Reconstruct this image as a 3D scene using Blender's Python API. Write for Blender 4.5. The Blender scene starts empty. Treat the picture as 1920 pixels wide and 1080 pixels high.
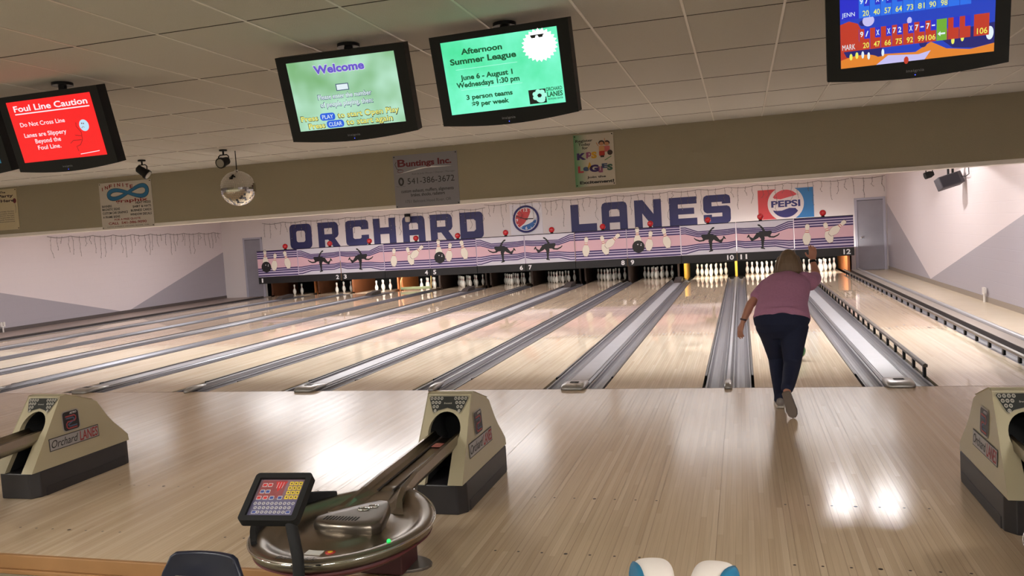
import bpy, bmesh, math, random
from mathutils import Vector, Matrix
random.seed(7)
PI = math.pi
sc = bpy.context.scene
col = sc.collection

# ------------------------------------------------------------------ camera, world, exposure
CAM = Vector((0.2028, -8.8425, 1.7681)); FPX = 1531.17
YAW, PITCH, ROLL = 0.27696, -0.06616, -0.06166
_f = Vector((-math.sin(YAW)*math.cos(PITCH), math.cos(YAW)*math.cos(PITCH), math.sin(PITCH)))
_r = Vector((math.cos(YAW), math.sin(YAW), 0)); _u = _r.cross(_f)
_r2 = _r*math.cos(ROLL)+_u*math.sin(ROLL); _u2 = _u*math.cos(ROLL)-_r*math.sin(ROLL)
cd = bpy.data.cameras.new('camera'); cam = bpy.data.objects.new('camera', cd); col.objects.link(cam)
cd.sensor_fit = 'HORIZONTAL'; cd.sensor_width = 36.0; cd.lens = FPX/1920*36.0; cd.clip_start = .05; cd.clip_end = 200
cam.matrix_world = Matrix(((_r2.x, _u2.x, -_f.x, CAM.x), (_r2.y, _u2.y, -_f.y, CAM.y), (_r2.z, _u2.z, -_f.z, CAM.z), (0, 0, 0, 1)))
sc.camera = cam
w = bpy.data.worlds.new('world'); sc.world = w; w.use_nodes = True
w.node_tree.nodes['Background'].inputs[0].default_value = (.9, .88, .86, 1)
w.node_tree.nodes['Background'].inputs[1].default_value = 0.0
sc.view_settings.view_transform = 'Standard'; sc.view_settings.look = 'None'
sc.view_settings.exposure = 0.0; sc.view_settings.gamma = 1.0; sc.view_settings.use_curve_mapping = False
try:
    sc.cycles.use_denoising = True; sc.cycles.max_bounces = 8; sc.cycles.diffuse_bounces = 5
    sc.cycles.sample_clamp_indirect = 8.0
except Exception: pass

LAMP = dict(row=78.0, lane=24.0, back=40.0, front=80.0, pin=40.0, spot=150.0)

# ------------------------------------------------------------------ materials
def lin(c):
    return tuple((x/255/12.92 if x/255 <= .04045 else ((x/255+.055)/1.055)**2.4) for x in c[:3])+(1.,)
MATS = {}
def mat(name, rgb, rough=.5, metal=0., emit=0., spec=.5, var=0., vscale=8., coat=0., bump=0.):
    if name in MATS: return MATS[name]
    m = bpy.data.materials.new(name); m.use_nodes = True; nt = m.node_tree; b = nt.nodes['Principled BSDF']
    c = lin(rgb)
    b.inputs['Base Color'].default_value = c; b.inputs['Roughness'].default_value = rough; b.inputs['Metallic'].default_value = metal
    b.inputs['Specular IOR Level'].default_value = spec; b.inputs['Coat Weight'].default_value = coat
    if emit:
        b.inputs['Emission Color'].default_value = c; b.inputs['Emission Strength'].default_value = emit
    if var or bump:
        tc = nt.nodes.new('ShaderNodeTexCoord'); n = nt.nodes.new('ShaderNodeTexNoise'); n.inputs['Scale'].default_value = vscale; n.inputs['Detail'].default_value = 4
        nt.links.new(tc.outputs['Object'], n.inputs['Vector'])
        if var:
            mx = nt.nodes.new('ShaderNodeMix'); mx.data_type = 'RGBA'
            mx.inputs[6].default_value = tuple(x*(1-var) for x in c[:3])+(1,); mx.inputs[7].default_value = tuple(min(1, x*(1+var)) for x in c[:3])+(1,)
            nt.links.new(n.outputs['Fac'], mx.inputs[0]); nt.links.new(mx.outputs[2], b.inputs['Base Color'])
        if bump:
            bp = nt.nodes.new('ShaderNodeBump'); bp.inputs['Strength'].default_value = bump; bp.inputs['Distance'].default_value = .01
            nt.links.new(n.outputs['Fac'], bp.inputs['Height']); nt.links.new(bp.outputs['Normal'], b.inputs['Normal'])
    MATS[name] = m; return m
def glow(name, rgb, s=1.0):
    """a lit screen or lamp face"""
    if name in MATS: return MATS[name]
    m = bpy.data.materials.new(name); m.use_nodes = True; nt = m.node_tree; b = nt.nodes['Principled BSDF']
    b.inputs['Base Color'].default_value = (.01, .01, .01, 1); b.inputs['Roughness'].default_value = .4
    b.inputs['Emission Color'].default_value = lin(rgb); b.inputs['Emission Strength'].default_value = s
    MATS[name] = m; return m
def wood(name, tones, bw, rough, far=None, split=None, spec=.5, seam=.12, glossvar=.0, seamk=.72):
    m = bpy.data.materials.new(name); m.use_nodes = True; nt = m.node_tree; b = nt.nodes['Principled BSDF']; L = nt.links; N = nt.nodes.new
    tc = N('ShaderNodeTexCoord'); sp = N('ShaderNodeSeparateXYZ'); L.new(tc.outputs['Object'], sp.inputs[0])
    def mth(op, a, bb=None, c=None):
        n = N('ShaderNodeMath'); n.operation = op
        for i, v in enumerate((a, bb, c)):
            if v is None: continue
            if hasattr(v, 'links') or hasattr(v, 'is_linked'): L.new(v, n.inputs[i])
            else: n.inputs[i].default_value = v
        return n.outputs[0]
    oi = N('ShaderNodeObjectInfo')
    xb = mth('DIVIDE', sp.outputs[0], bw); fl = mth('FLOOR', xb)
    rnd = mth('ADD', fl, mth('MULTIPLY', oi.outputs['Random'], 971.0))
    yl = mth('FLOOR', mth('ADD', mth('DIVIDE', sp.outputs[1], 2.1), mth('MULTIPLY', fl, .377)))
    wn = N('ShaderNodeTexWhiteNoise'); wn.noise_dimensions = '2D'; cb = N('ShaderNodeCombineXYZ')
    L.new(rnd, cb.inputs[0]); L.new(yl, cb.inputs[1]); L.new(cb.outputs[0], wn.inputs['Vector'])
    def ramp(tt):
        r = N('ShaderNodeValToRGB'); r.color_ramp.elements[0].color = lin(tt[0]); r.color_ramp.elements[1].color = lin(tt[-1])
        for i, t in enumerate(tt[1:-1]):
            e = r.color_ramp.elements.new((i+1)/(len(tt)-1)); e.color = lin(t)
        L.new(wn.outputs['Value'], r.inputs[0]); return r.outputs[0]
    c = ramp(tones)
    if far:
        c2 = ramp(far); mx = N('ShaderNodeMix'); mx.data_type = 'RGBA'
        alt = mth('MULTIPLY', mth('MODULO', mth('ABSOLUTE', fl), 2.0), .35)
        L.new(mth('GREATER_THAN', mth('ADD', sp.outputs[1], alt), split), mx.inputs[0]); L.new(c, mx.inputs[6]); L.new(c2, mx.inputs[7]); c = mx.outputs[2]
    mp = N('ShaderNodeMapping'); mp.inputs['Scale'].default_value = (90, 1.6, 90); L.new(tc.outputs['Object'], mp.inputs[0])
    nz = N('ShaderNodeTexNoise'); nz.inputs['Scale'].default_value = 1.0; nz.inputs['Detail'].default_value = 5; L.new(mp.outputs[0], nz.inputs['Vector'])
    mr = N('ShaderNodeMapRange'); mr.inputs[1].default_value = .3; mr.inputs[2].default_value = .7; mr.inputs[3].default_value = .93; mr.inputs[4].default_value = 1.05
    L.new(nz.outputs['Fac'], mr.inputs[0])
    fr = mth('FRACT', xb); sm = mth('LESS_THAN', fr, seam); k = mth('SUBTRACT', 1.0, mth('MULTIPLY', sm, 1-seamk)); k = mth('MULTIPLY', k, mr.outputs[0])
    vm = N('ShaderNodeVectorMath'); vm.operation = 'SCALE'; L.new(c, vm.inputs[0]); L.new(k, vm.inputs['Scale'])
    L.new(vm.outputs[0], b.inputs['Base Color']); b.inputs['Roughness'].default_value = rough; b.inputs['Specular IOR Level'].default_value = spec
    MATS[name] = m; return m

WHITE = mat('white_paint', (225, 217, 216), .6, bump=.15, vscale=40)
def block_wall(name, rgb):
    m = mat(name, rgb, .55); nt = m.node_tree; b = nt.nodes['Principled BSDF']
    tc = nt.nodes.new('ShaderNodeTexCoord'); mp = nt.nodes.new('ShaderNodeMapping'); mp.inputs['Rotation'].default_value = (PI/2, 0, 0)
    sp = nt.nodes.new('ShaderNodeSeparateXYZ'); cb = nt.nodes.new('ShaderNodeCombineXYZ'); ad = nt.nodes.new('ShaderNodeMath'); ad.operation = 'ADD'
    nt.links.new(tc.outputs['Object'], sp.inputs[0]); nt.links.new(sp.outputs[0], ad.inputs[0]); nt.links.new(sp.outputs[1], ad.inputs[1])
    nt.links.new(ad.outputs[0], cb.inputs[0]); nt.links.new(sp.outputs[2], cb.inputs[1])
    br = nt.nodes.new('ShaderNodeTexBrick'); br.inputs['Scale'].default_value = 1.0; br.inputs['Mortar Size'].default_value = .006
    br.inputs['Brick Width'].default_value = .4; br.inputs['Row Height'].default_value = .2; br.inputs['Mortar Smooth'].default_value = .5
    nt.links.new(cb.outputs[0], br.inputs['Vector'])
    bp = nt.nodes.new('ShaderNodeBump'); bp.inputs['Strength'].default_value = .35; bp.inputs['Distance'].default_value = .006; bp.invert = True
    nt.links.new(br.outputs['Fac'], bp.inputs['Height']); nt.links.new(bp.outputs['Normal'], b.inputs['Normal'])
    return m
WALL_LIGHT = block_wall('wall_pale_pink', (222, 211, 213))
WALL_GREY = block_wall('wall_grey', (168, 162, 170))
TAN_WALL = mat('tan_wall', (160, 151, 129), .8, bump=.4, vscale=120)
CEIL = mat('ceiling_tile', (198, 194, 188), .85, bump=.5, vscale=160, var=.03)
TBAR = mat('ceiling_bar', (216, 210, 202), .35)
DARKGAP = mat('ceiling_gap', (60, 54, 48), .8)
BLACK = mat('black_plastic', (11, 11, 12), .45, spec=.3)
MATBLACK = mat('matt_black', (14, 13, 14), .75)
APPROACH = wood('approach_wood', [(200, 176, 147), (212, 189, 160), (205, 181, 152), (219, 197, 169)], .034, .17, seam=.05, seamk=.78)
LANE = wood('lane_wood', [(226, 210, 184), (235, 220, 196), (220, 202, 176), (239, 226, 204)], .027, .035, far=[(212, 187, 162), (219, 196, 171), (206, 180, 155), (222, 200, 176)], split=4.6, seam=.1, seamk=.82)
PINE = mat('pine_edge', (160, 118, 76), .45, var=.15, vscale=5)
GUTTER = mat('gutter_grey', (104, 102, 108), .42, var=.08, vscale=2)
CAPPLATE = mat('divider_plate', (158, 158, 164), .4, metal=.2, var=.08, vscale=5)
CAPCHROME = mat('divider_trim', (120, 120, 126), .3, metal=.5)
DARKRAIL = mat('dark_rail', (62, 56, 54), .45)
PINWHITE = mat('pin_white', (238, 234, 226), .25, coat=.3)
PINRED = mat('pin_red', (178, 30, 34), .35)
SHADED_WOOD = mat('kickback_shaded', (58, 40, 30), .6, var=.15, vscale=6)  # kickback wood with the shade of the unlit pin decks in its colour
ORANGE_WOOD = mat('kickback_wood', (190, 112, 58), .5, var=.15, vscale=6)
YELLOW_WOOD = mat('kickback_edge', (206, 160, 50), .5, var=.15, vscale=9)
PITBLACK = mat('pit_black', (10, 10, 11), .9)
TAN_PLASTIC = mat('hood_tan', (186, 176, 147), .33, var=.03, vscale=4)
BASE_BLACK = mat('hood_base', (42, 40, 42), .42, var=.1, vscale=6)
STEEL = mat('tray_steel', (152, 143, 131), .28, metal=1., var=.06, vscale=3)
CHROME = mat('chrome', (225, 225, 225), .08, metal=1.)
NAVY = mat('letter_navy', (44, 46, 96), .5)
PURPLE = mat('stripe_purple', (56, 36, 100), .5)
LILAC = mat('panel_lilac', (204, 190, 214), .45)
PINK = mat('panel_pink', (222, 180, 192), .45)
PALEGREY = mat('panel_pale_grey', (212, 208, 220), .45)
CREAM = mat('graphic_cream', (236, 228, 214), .45)
GBLACK = mat('graphic_black', (18, 17, 20), .4)
GRED = mat('graphic_red', (196, 60, 64), .45)
GBLUE = mat('graphic_blue', (40, 100, 170), .45)
GWHITE = mat('graphic_white', (236, 234, 236), .45)
GNAVY = mat('graphic_navy', (46, 44, 110), .45)
FASCIA = mat('fascia_black', (22, 20, 22), .5)
DOORGREY = mat('door_grey', (150, 148, 158), .5, var=.12, vscale=3)
FRAMEGREY = mat('door_frame_grey', (178, 176, 190), .5)

# ------------------------------------------------------------------ helpers
class MB:
    def __init__(s): s.v = []; s.f = []; s.mi = []; s.mats = []; s.smooth = []
    def m(s, mt):
        if mt not in s.mats: s.mats.append(mt)
        return s.mats.index(mt)
    def add(s, vs, fs, mt, smooth=False):
        o = len(s.v); s.v += [tuple(x) for x in vs]; k = s.m(mt)
        for f in fs: s.f.append(tuple(i+o for i in f)); s.mi.append(k); s.smooth.append(smooth)
        return s
    def box(s, x0, x1, y0, y1, z0, z1, mt):
        vs = [(x, y, z) for z in (z0, z1) for y in (y0, y1) for x in (x0, x1)]
        return s.add(vs, [(0, 2, 3, 1), (4, 5, 7, 6), (0, 1, 5, 4), (2, 6, 7, 3), (0, 4, 6, 2), (1, 3, 7, 5)], mt)
    def quad(s, a, b, c, d, mt): return s.add([a, b, c, d], [(0, 1, 2, 3)], mt)
    def tube(s, pts, r, mt, n=8, caps=True, radii=None, smooth=True):
        pts = [Vector(p) for p in pts]; vs = []; fs = []; prev = None
        for i, p in enumerate(pts):
            d = (pts[min(i+1, len(pts)-1)]-pts[max(i-1, 0)]).normalized()
            if prev is None:
                up = Vector((0, 0, 1)) if abs(d.z) < .9 else Vector((1, 0, 0)); a = d.cross(up).normalized()
            else:
                a = (prev-d*prev.dot(d)).normalized()
            prev = a; b = d.cross(a); rr = radii[i] if radii else r
            for k in range(n):
                t = 2*PI*k/n; vs.append(p+a*(rr*math.cos(t))+b*(rr*math.sin(t)))
        for i in range(len(pts)-1):
            for k in range(n): fs.append((i*n+k, i*n+(k+1) % n, (i+1)*n+(k+1) % n, (i+1)*n+k))
        s.add(vs, fs, mt, smooth)
        if caps:
            o = len(pts)-1
            s.add(vs[:n], [tuple(range(n-1, -1, -1))], mt); s.add(vs[o*n:], [tuple(range(n))], mt)
        return s
    def lathe(s, prof, mt, n=24, c=(0, 0, 0), axis='Z', smooth=True):
        vs = []; fs = []
        for (r, h) in prof:
            for k in range(n):
                t = 2*PI*k/n; x, y = r*math.cos(t), r*math.sin(t)
                vs.append((c[0]+x, c[1]+y, c[2]+h) if axis == 'Z' else (c[0]+x, c[1]-h, c[2]+y) if axis == 'Y' else (c[0]+h, c[1]+x, c[2]+y))
        for i in range(len(prof)-1):
            for k in range(n): fs.append((i*n+k, i*n+(k+1) % n, (i+1)*n+(k+1) % n, (i+1)*n+k))
        return s.add(vs, fs, mt, smooth)
    def sphere(s, c, r, mt, n=20, sc=(1, 1, 1)):
        prof = [(max(1e-4, r*math.sin(PI*i/(n//2))), -r*math.cos(PI*i/(n//2))) for i in range(n//2+1)]
        o = len(s.v); s.lathe(prof, mt, n)
        for i in range(o, len(s.v)):
            x, y, z = s.v[i]; s.v[i] = (c[0]+x*sc[0], c[1]+y*sc[1], c[2]+z*sc[2])
        return s
    def prism(s, loop, axis, a, b, mt):
        """loop of 2-D points extruded from a to b along axis; other two axes in order"""
        n = len(loop)
        def P(q, t): return (t, q[0], q[1]) if axis == 'X' else (q[0], t, q[1]) if axis == 'Y' else (q[0], q[1], t)
        vs = [P(q, a) for q in loop]+[P(q, b) for q in loop]
        fs = [tuple(range(n)), tuple(range(2*n-1, n-1, -1))]+[(i, i+n, (i+1) % n+n, (i+1) % n) for i in range(n)]
        return s.add(vs, fs, mt)
    def loft(s, rings, mt, cap=True, smooth=True):
        n = len(rings[0]); vs = [p for r in rings for p in r]; fs = []
        for i in range(len(rings)-1):
            for k in range(n): fs.append((i*n+k, i*n+(k+1) % n, (i+1)*n+(k+1) % n, (i+1)*n+k))
        if cap: fs.append(tuple(range(n-1, -1, -1))); fs.append(tuple(range((len(rings)-1)*n, len(rings)*n)))
        return s.add(vs, fs, mt, smooth)
    def mesh(s, name):
        me = bpy.data.meshes.new(name); me.from_pydata([tuple(v) for v in s.v], [], s.f)
        for mt in s.mats: me.materials.append(mt)
        for p, k, sm in zip(me.polygons, s.mi, s.smooth): p.material_index = k; p.use_smooth = sm
        bm = bmesh.new(); bm.from_mesh(me); bmesh.ops.recalc_face_normals(bm, faces=bm.faces); bm.to_mesh(me); bm.free()
        return me
    def build(s, name, parent=None, bevel=0, seg=2, weld=False):
        o = bpy.data.objects.new(name, s.mesh(name)); col.objects.link(o)
        if parent is not None: o.parent = parent
        if weld:
            md = o.modifiers.new('weld', 'WELD'); md.merge_threshold = 1e-4
        if bevel:
            b = o.modifiers.new('bevel', 'BEVEL'); b.width = bevel; b.segments = seg; b.limit_method = 'ANGLE'; b.angle_limit = .6
        return o
def tag(o, label=None, cat=None, group=None, kind=None):
    if label: o['label'] = label
    if cat: o['category'] = cat
    if group: o['group'] = group
    if kind: o['kind'] = kind
    return o
def empty(name, loc=(0, 0, 0), rot=(0, 0, 0)):
    o = bpy.data.objects.new(name, None); o.empty_display_size = .1; col.objects.link(o); o.location = loc; o.rotation_euler = rot; return o
def struct(o): o['kind'] = 'structure'; return o
def copy_tree(o, parent=None):
    c = o.copy(); col.objects.link(c)
    if parent is not None: c.parent = parent
    for ch in o.children: copy_tree(ch, c)
    return c

def _curve_mesh(cu):
    ob = bpy.data.objects.new('tmp', cu); col.objects.link(ob)
    dg = bpy.context.evaluated_depsgraph_get(); dg.update()
    me = bpy.data.meshes.new_from_object(ob.evaluated_get(dg)); bpy.data.objects.remove(ob); bpy.data.curves.remove(cu)
    return me
def _stand(me, y):            # curve plane -> upright plane facing -Y at depth y
    for v in me.vertices:
        a, b, c = v.co; v.co = (a, y-c, b)
    return me
def shape(loops, y=0., t=0., closed=True):
    """2-D filled outline (with holes) as verts/faces standing upright, facing -Y"""
    cu = bpy.data.curves.new('s', 'CURVE'); cu.dimensions = '2D'; cu.fill_mode = 'BOTH'; cu.extrude = t
    for lp in loops:
        sp = cu.splines.new('POLY'); sp.points.add(len(lp)-1); sp.use_cyclic_u = True
        for p, q in zip(sp.points, lp): p.co = (q[0], q[1], 0, 1)
    me = _stand(_curve_mesh(cu), y)
    r = ([tuple(v.co) for v in me.vertices], [tuple(p.vertices) for p in me.polygons]); bpy.data.meshes.remove(me); return r
_TC = {}
def text(body, x0, x1, z0, z1, y=0., bold=0., shear=0., space=1.):
    """text filling the box x0..x1, z0..z1 (cap height = box height)"""
    key = (body, bold, shear, space)
    if key not in _TC:
        cu = bpy.data.curves.new('t', 'FONT'); cu.body = body; cu.offset = bold; cu.shear = shear; cu.space_character = space; cu.resolution_u = 3
        me = _curve_mesh(cu); vs = [tuple(v.co) for v in me.vertices]; fs = [tuple(p.vertices) for p in me.polygons]; bpy.data.meshes.remove(me)
        _TC[key] = (vs, fs)
    vs, fs = _TC[key]
    if not vs: return [], []
    xa = min(v[0] for v in vs); xb = max(v[0] for v in vs); za = min(v[1] for v in vs); zb = max(v[1] for v in vs)
    desc = any(ch in body for ch in 'gjpqy,;$Q()')
    if desc and za < -.05: zlo, zhi = 0., zb
    else: zlo, zhi = za, zb
    sx = (x1-x0)/(xb-xa); sz = (z1-z0)/(zhi-zlo)
    return [(x0+(v[0]-xa)*sx, y, z0+(v[1]-zlo)*sz) for v in vs], fs
def circ(cx, cz, rx, rz=None, n=28, a0=0, a1=2*PI):
    rz = rx if rz is None else rz
    full = abs(a1-a0-2*PI) < 1e-6; k = n if full else n-1
    return [(cx+rx*math.cos(a0+(a1-a0)*i/k), cz+rz*math.sin(a0+(a1-a0)*i/k)) for i in range(n)]
def rect(x0, x1, z0, z1): return [(x0, z0), (x1, z0), (x1, z1), (x0, z1)]
def rrect(x0, x1, z0, z1, r, n=4):
    o = []
    for cx, cz, a in ((x1-r, z0+r, -PI/2), (x1-r, z1-r, 0), (x0+r, z1-r, PI/2), (x0+r, z0+r, PI)):
        o += [(cx+r*math.cos(a+PI/2*i/n), cz+r*math.sin(a+PI/2*i/n)) for i in range(n+1)]
    return o
def strip(pts, wd):
    """polyline of 2-D points to a ribbon outline"""
    up = []; dn = []
    for i, p in enumerate(pts):
        a = pts[max(i-1, 0)]; b = pts[min(i+1, len(pts)-1)]; d = Vector((b[0]-a[0], b[1]-a[1])).normalized()
        up.append((p[0]-d.y*wd/2, p[1]+d.x*wd/2)); dn.append((p[0]+d.y*wd/2, p[1]-d.x*wd/2))
    return up+dn[::-1]
def layer(mb, loops, y, mt):
    vs, fs = shape(loops, y); return mb.add(vs, fs, mt)
def words(mb, body, x0, x1, z0, z1, y, mt, **k):
    vs, fs = text(body, x0, x1, z0, z1, y, **k); return mb.add(vs, fs, mt)

# ------------------------------------------------------------------ lane layout
LW = 1.0541; WN = .540; WW = .702
EDGE = {}
x = WN/2; EDGE[11] = (x, x+LW); x += LW+WW; EDGE[12] = (x, x+LW)
x = -WN/2
for n in range(10, 0, -1):
    EDGE[n] = (x-LW, x); x -= LW+(WW if n % 2 == 0 else WN)
XL, XR = -18.7, 4.45         # side walls
ZC = 3.10                    # ceiling
YS = 2.45                    # soffit face
YB = 18.0                    # back wall
STEP = -4.98
ORD = {1: 'one', 2: 'two', 3: 'three', 4: 'four', 5: 'five', 6: 'six', 7: 'seven', 8: 'eight', 9: 'nine', 10: 'ten', 11: 'eleven', 12: 'twelve'}

# ------------------------------------------------------------------ room shell
b = MB(); b.box(XL, XR, STEP, 0.0, -.11, 0, APPROACH)
floor = struct(b.build('floor'))
b = MB(); DOT = mat('approach_dot', (54, 40, 30), .5)
for n in range(1, 13):
    for k in range(-3, 4):
        for yy in (-4.58, -3.66):
            r_ = .012 if k == 0 else .008; cx_ = (EDGE[n][0]+EDGE[n][1])/2+k*.1345
            b.add([(cx_+r_*math.cos(2*PI*i/10), yy+r_*math.sin(2*PI*i/10), .0012) for i in range(10)], [tuple(range(10))], DOT)
b.build('approach_dots', floor)
b = MB(); SEAM = mat('board_seam', (140, 114, 90), .5)
for n in range(1, 13):
    xs_ = [(EDGE[n][0]+EDGE[n][1])/2+k*.1345+s*.019 for k in range(-3, 4) for s in (-1, 1)]+([(EDGE[n][1]+EDGE[n+1][0])/2] if n < 12 else [])
    for q_ in xs_: b.add([(q_-.0009, STEP, .0008), (q_+.0009, STEP, .0008), (q_+.0009, -.003, .0008), (q_-.0009, -.003, .0008)], [(0, 1, 2, 3)], SEAM)
b.build('board_seams', floor)
b = MB(); b.box(XL, XR, STEP-.03, STEP-.0005, -.085, .002, PINE); b.box(XL, XR, STEP-.045, STEP-.0005, -.112, -.085, PINE)
struct(b.build('trim_1', bevel=.006))
b = MB(); b.box(XL, XR, -14.2, STEP-.0005, -.3, -.112, mat('concourse_floor', (150, 142, 118), .6, var=.15, vscale=6)); struct(b.build('floor_concourse'))
b = MB(); b.box(XL, XR, .0005, 20.0, -.3, -.1, PITBLACK); struct(b.build('floor_under_lanes'))
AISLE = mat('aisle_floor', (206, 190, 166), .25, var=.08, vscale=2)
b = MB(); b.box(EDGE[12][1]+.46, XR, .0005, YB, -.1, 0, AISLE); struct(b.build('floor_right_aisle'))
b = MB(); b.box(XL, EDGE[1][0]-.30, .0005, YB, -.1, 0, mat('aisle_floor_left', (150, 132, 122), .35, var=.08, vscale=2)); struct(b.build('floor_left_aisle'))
b = MB(); b.box(XL, XR, -14.2, YS+.2, ZC, ZC+.1, CEIL); struct(b.build('ceiling'))
b = MB(); b.box(XL, XR, YS+.2, YB+.2, ZC, ZC+.1, mat('lane_ceiling', (225, 220, 214), .8)); struct(b.build('ceiling_over_lanes'))
# T-bar grid: bright bars along the lanes, thin dark joints across
b = MB(); x0g = -.088-.6092*40
for i in range(60):
    gx = x0g+.6092*i
    if XL < gx < XR: b.box(gx-.008, gx+.008, -14, YS, ZC-.004, ZC+.001, TBAR)
for j in range(-8, 6):
    gy = -3.344+1.2194*j
    if gy < YS: b.box(XL, XR, gy-.004, gy+.004, ZC-.0025, ZC+.001, DARKGAP)
struct(b.build('trim_2'))
b = MB(); b.box(XL, XR, YS, YS+.2, 2.30, ZC-.0005, TAN_WALL); struct(b.build('wall_soffit'))
b = MB(); b.box(XL, XR, YS-.006, YS+.21, 2.245, 2.2995, mat('trim_white', (244, 238, 232), .4)); struct(b.build('trim_3', bevel=.004))

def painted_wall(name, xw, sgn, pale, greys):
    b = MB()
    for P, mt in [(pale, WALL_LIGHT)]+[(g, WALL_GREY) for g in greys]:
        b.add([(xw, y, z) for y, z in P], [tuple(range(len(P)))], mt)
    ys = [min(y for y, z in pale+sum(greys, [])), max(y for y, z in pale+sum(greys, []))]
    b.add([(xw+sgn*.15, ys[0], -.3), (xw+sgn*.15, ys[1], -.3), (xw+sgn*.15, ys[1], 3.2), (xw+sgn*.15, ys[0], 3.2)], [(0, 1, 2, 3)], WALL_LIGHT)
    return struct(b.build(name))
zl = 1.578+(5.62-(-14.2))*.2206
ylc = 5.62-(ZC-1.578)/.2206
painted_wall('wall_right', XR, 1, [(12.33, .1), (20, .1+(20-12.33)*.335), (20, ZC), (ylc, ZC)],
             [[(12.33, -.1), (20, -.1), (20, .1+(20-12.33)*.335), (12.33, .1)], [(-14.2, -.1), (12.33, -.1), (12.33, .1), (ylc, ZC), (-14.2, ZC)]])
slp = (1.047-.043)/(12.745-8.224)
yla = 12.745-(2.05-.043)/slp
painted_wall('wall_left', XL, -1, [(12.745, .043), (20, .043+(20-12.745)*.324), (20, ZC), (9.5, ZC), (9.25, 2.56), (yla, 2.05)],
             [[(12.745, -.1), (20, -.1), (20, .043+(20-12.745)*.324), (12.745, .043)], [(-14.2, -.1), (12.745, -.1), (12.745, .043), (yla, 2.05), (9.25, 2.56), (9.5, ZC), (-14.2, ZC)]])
b = MB(); b.box(XL, XR, -14.4, -14.2, -.3, ZC+.1, TAN_WALL); struct(b.build('wall_rear'))
MX0, MX1 = -16.666, 3.389
b = MB(); b.box(XL, XR, YB, YB+.12, .78, ZC, WHITE); b.box(XL, MX0-.32, YB, YB+.12, -.1, .78, WHITE); b.box(MX1+.02, XR, YB, YB+.12, -.1, .78, WHITE)
struct(b.build('wall_back'))
b = MB(); b.box(MX0-.4, MX1+.1, 20.0, 20.1, -.3, 1.0, PITBLACK); b.box(MX0-.4, MX1+.1, YB+.13, 20.0, .8, .85, PITBLACK)
b.box(MX0-.42, MX0-.34, YB+.13, 20.0, -.3, .8, PITBLACK); b.box(MX1+.1, MX1+.16, YB+.13, 20.0, -.3, .8, PITBLACK)
struct(b.build('wall_pit'))
b = MB(); b.box(XL, XL+.012, .02, YB, 0, .1, mat('dark_base', (88, 80, 78), .5)); struct(b.build('baseboard_left'))
b = MB(); b.box(XR-.012, XR, .02, YB, 0, .1, mat('taupe_base', (142, 130, 120), .5)); struct(b.build('baseboard_right'))
# two grey doors in the back wall
def back_door(name, x0, x1, ztop, handle):
    b = MB(); b.box(x0+.05, x1-.05, YB-.035, YB-.0005, .01, ztop-.07, DOORGREY); d = struct(b.build(name, bevel=.004))
    b = MB(); b.box(x0, x0+.07, YB-.05, YB-.0005, 0, ztop, FRAMEGREY); b.box(x1-.07, x1, YB-.05, YB-.0005, 0, ztop, FRAMEGREY); b.box(x0, x1, YB-.052, YB-.0005, ztop-.07, ztop, FRAMEGREY)
    b.box(x0+.07, x1-.07, YB-.037, YB-.033, ztop-.085, ztop-.07, MATBLACK)
    b.build('door_frame', d)
    b = MB(); b.sphere((handle, YB-.07, 1.0), .03, CHROME, 12); b.tube([(handle, YB-.035, 1.0), (handle, YB-.07, 1.0)], .012, CHROME); b.build('door_knob', d)
back_door('door_1', 3.53, 4.40, 2.2, 3.70)
back_door('door_2', -17.78, -16.98, 2.22, -17.1)

# ------------------------------------------------------------------ lights
def lamp_panel(name, cx, cy, cz, wx, wy, power, label, group, rgb=(252, 249, 250), rot=0):
    t = empty(name, (cx, cy, cz)); tag(t, label, 'light', group)
    b = MB(); b.box(-wx/2-.03, wx/2+.03, -wy/2-.03, wy/2+.03, .015, .05, mat('lamp_housing', (225, 225, 222), .5)); b.build('housing', t)
    b = MB(); b.box(-wx/2, wx/2, -wy/2, wy/2, 0, .0145, glow('lamp_face_%s_%g' % (group, power), rgb, power)); b.build('diffuser', t)
    return t
LG = 'ceiling lamps over the lanes'
lamp_panel('ceiling_light', 1.59, 5.0, ZC-.05, .40, .12, 180, 'small round white ceiling lamp over lane eleven behind the soffit', LG)
lamp_panel('ceiling_light', 2.27, 5.0, ZC-.05, .40, .12, 180, 'small white ceiling lamp over lane twelve behind the soffit', LG)
for i, lx in enumerate([-17.0, -13.6, -10.2, -6.8, -3.4, 0.0, 3.2]):
    lamp_panel('ceiling_light', lx, 3.35, ZC-.05, 1.3, .26, LAMP['row'], 'long white lamp close behind the soffit, %s from the left wall' % ['first', 'second', 'third', 'fourth', 'fifth', 'sixth', 'seventh'][i], LG)
for i, (lx, ly) in enumerate([(-15.4, 9.), (-12.2, 12.0), (-7.6, 6.8), (-5.7, 8.6), (-.4, 9.3), (2.3, 10.5)]):
    nm = ['one', 'three', 'five', 'seven', 'nine', 'eleven'][i]
    lamp_panel('ceiling_light', lx, ly, ZC-.05, 3.0 if i in (1, 2, 3) else 2.0, 1.6 if i in (1, 2, 3) else .7, 13. if i == 2 else 8. if i in (1, 3) else 8., 'long white ceiling lamp over the middle part of lane %s' % nm, LG)
for i, lx in enumerate([-15.0, -11.6, -8.3, -5.0, -1.7, 1.7]):  # wide unseen panels added to brighten the back wall and the foul line
    nm = ['one', 'three', 'five', 'seven', 'nine', 'eleven'][i]
    lamp_panel('ceiling_light', lx, 13.4, ZC-.05, 3.1, .9, 6.6, 'added white fill lamp before the back wall above lane %s' % nm, LG)
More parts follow.
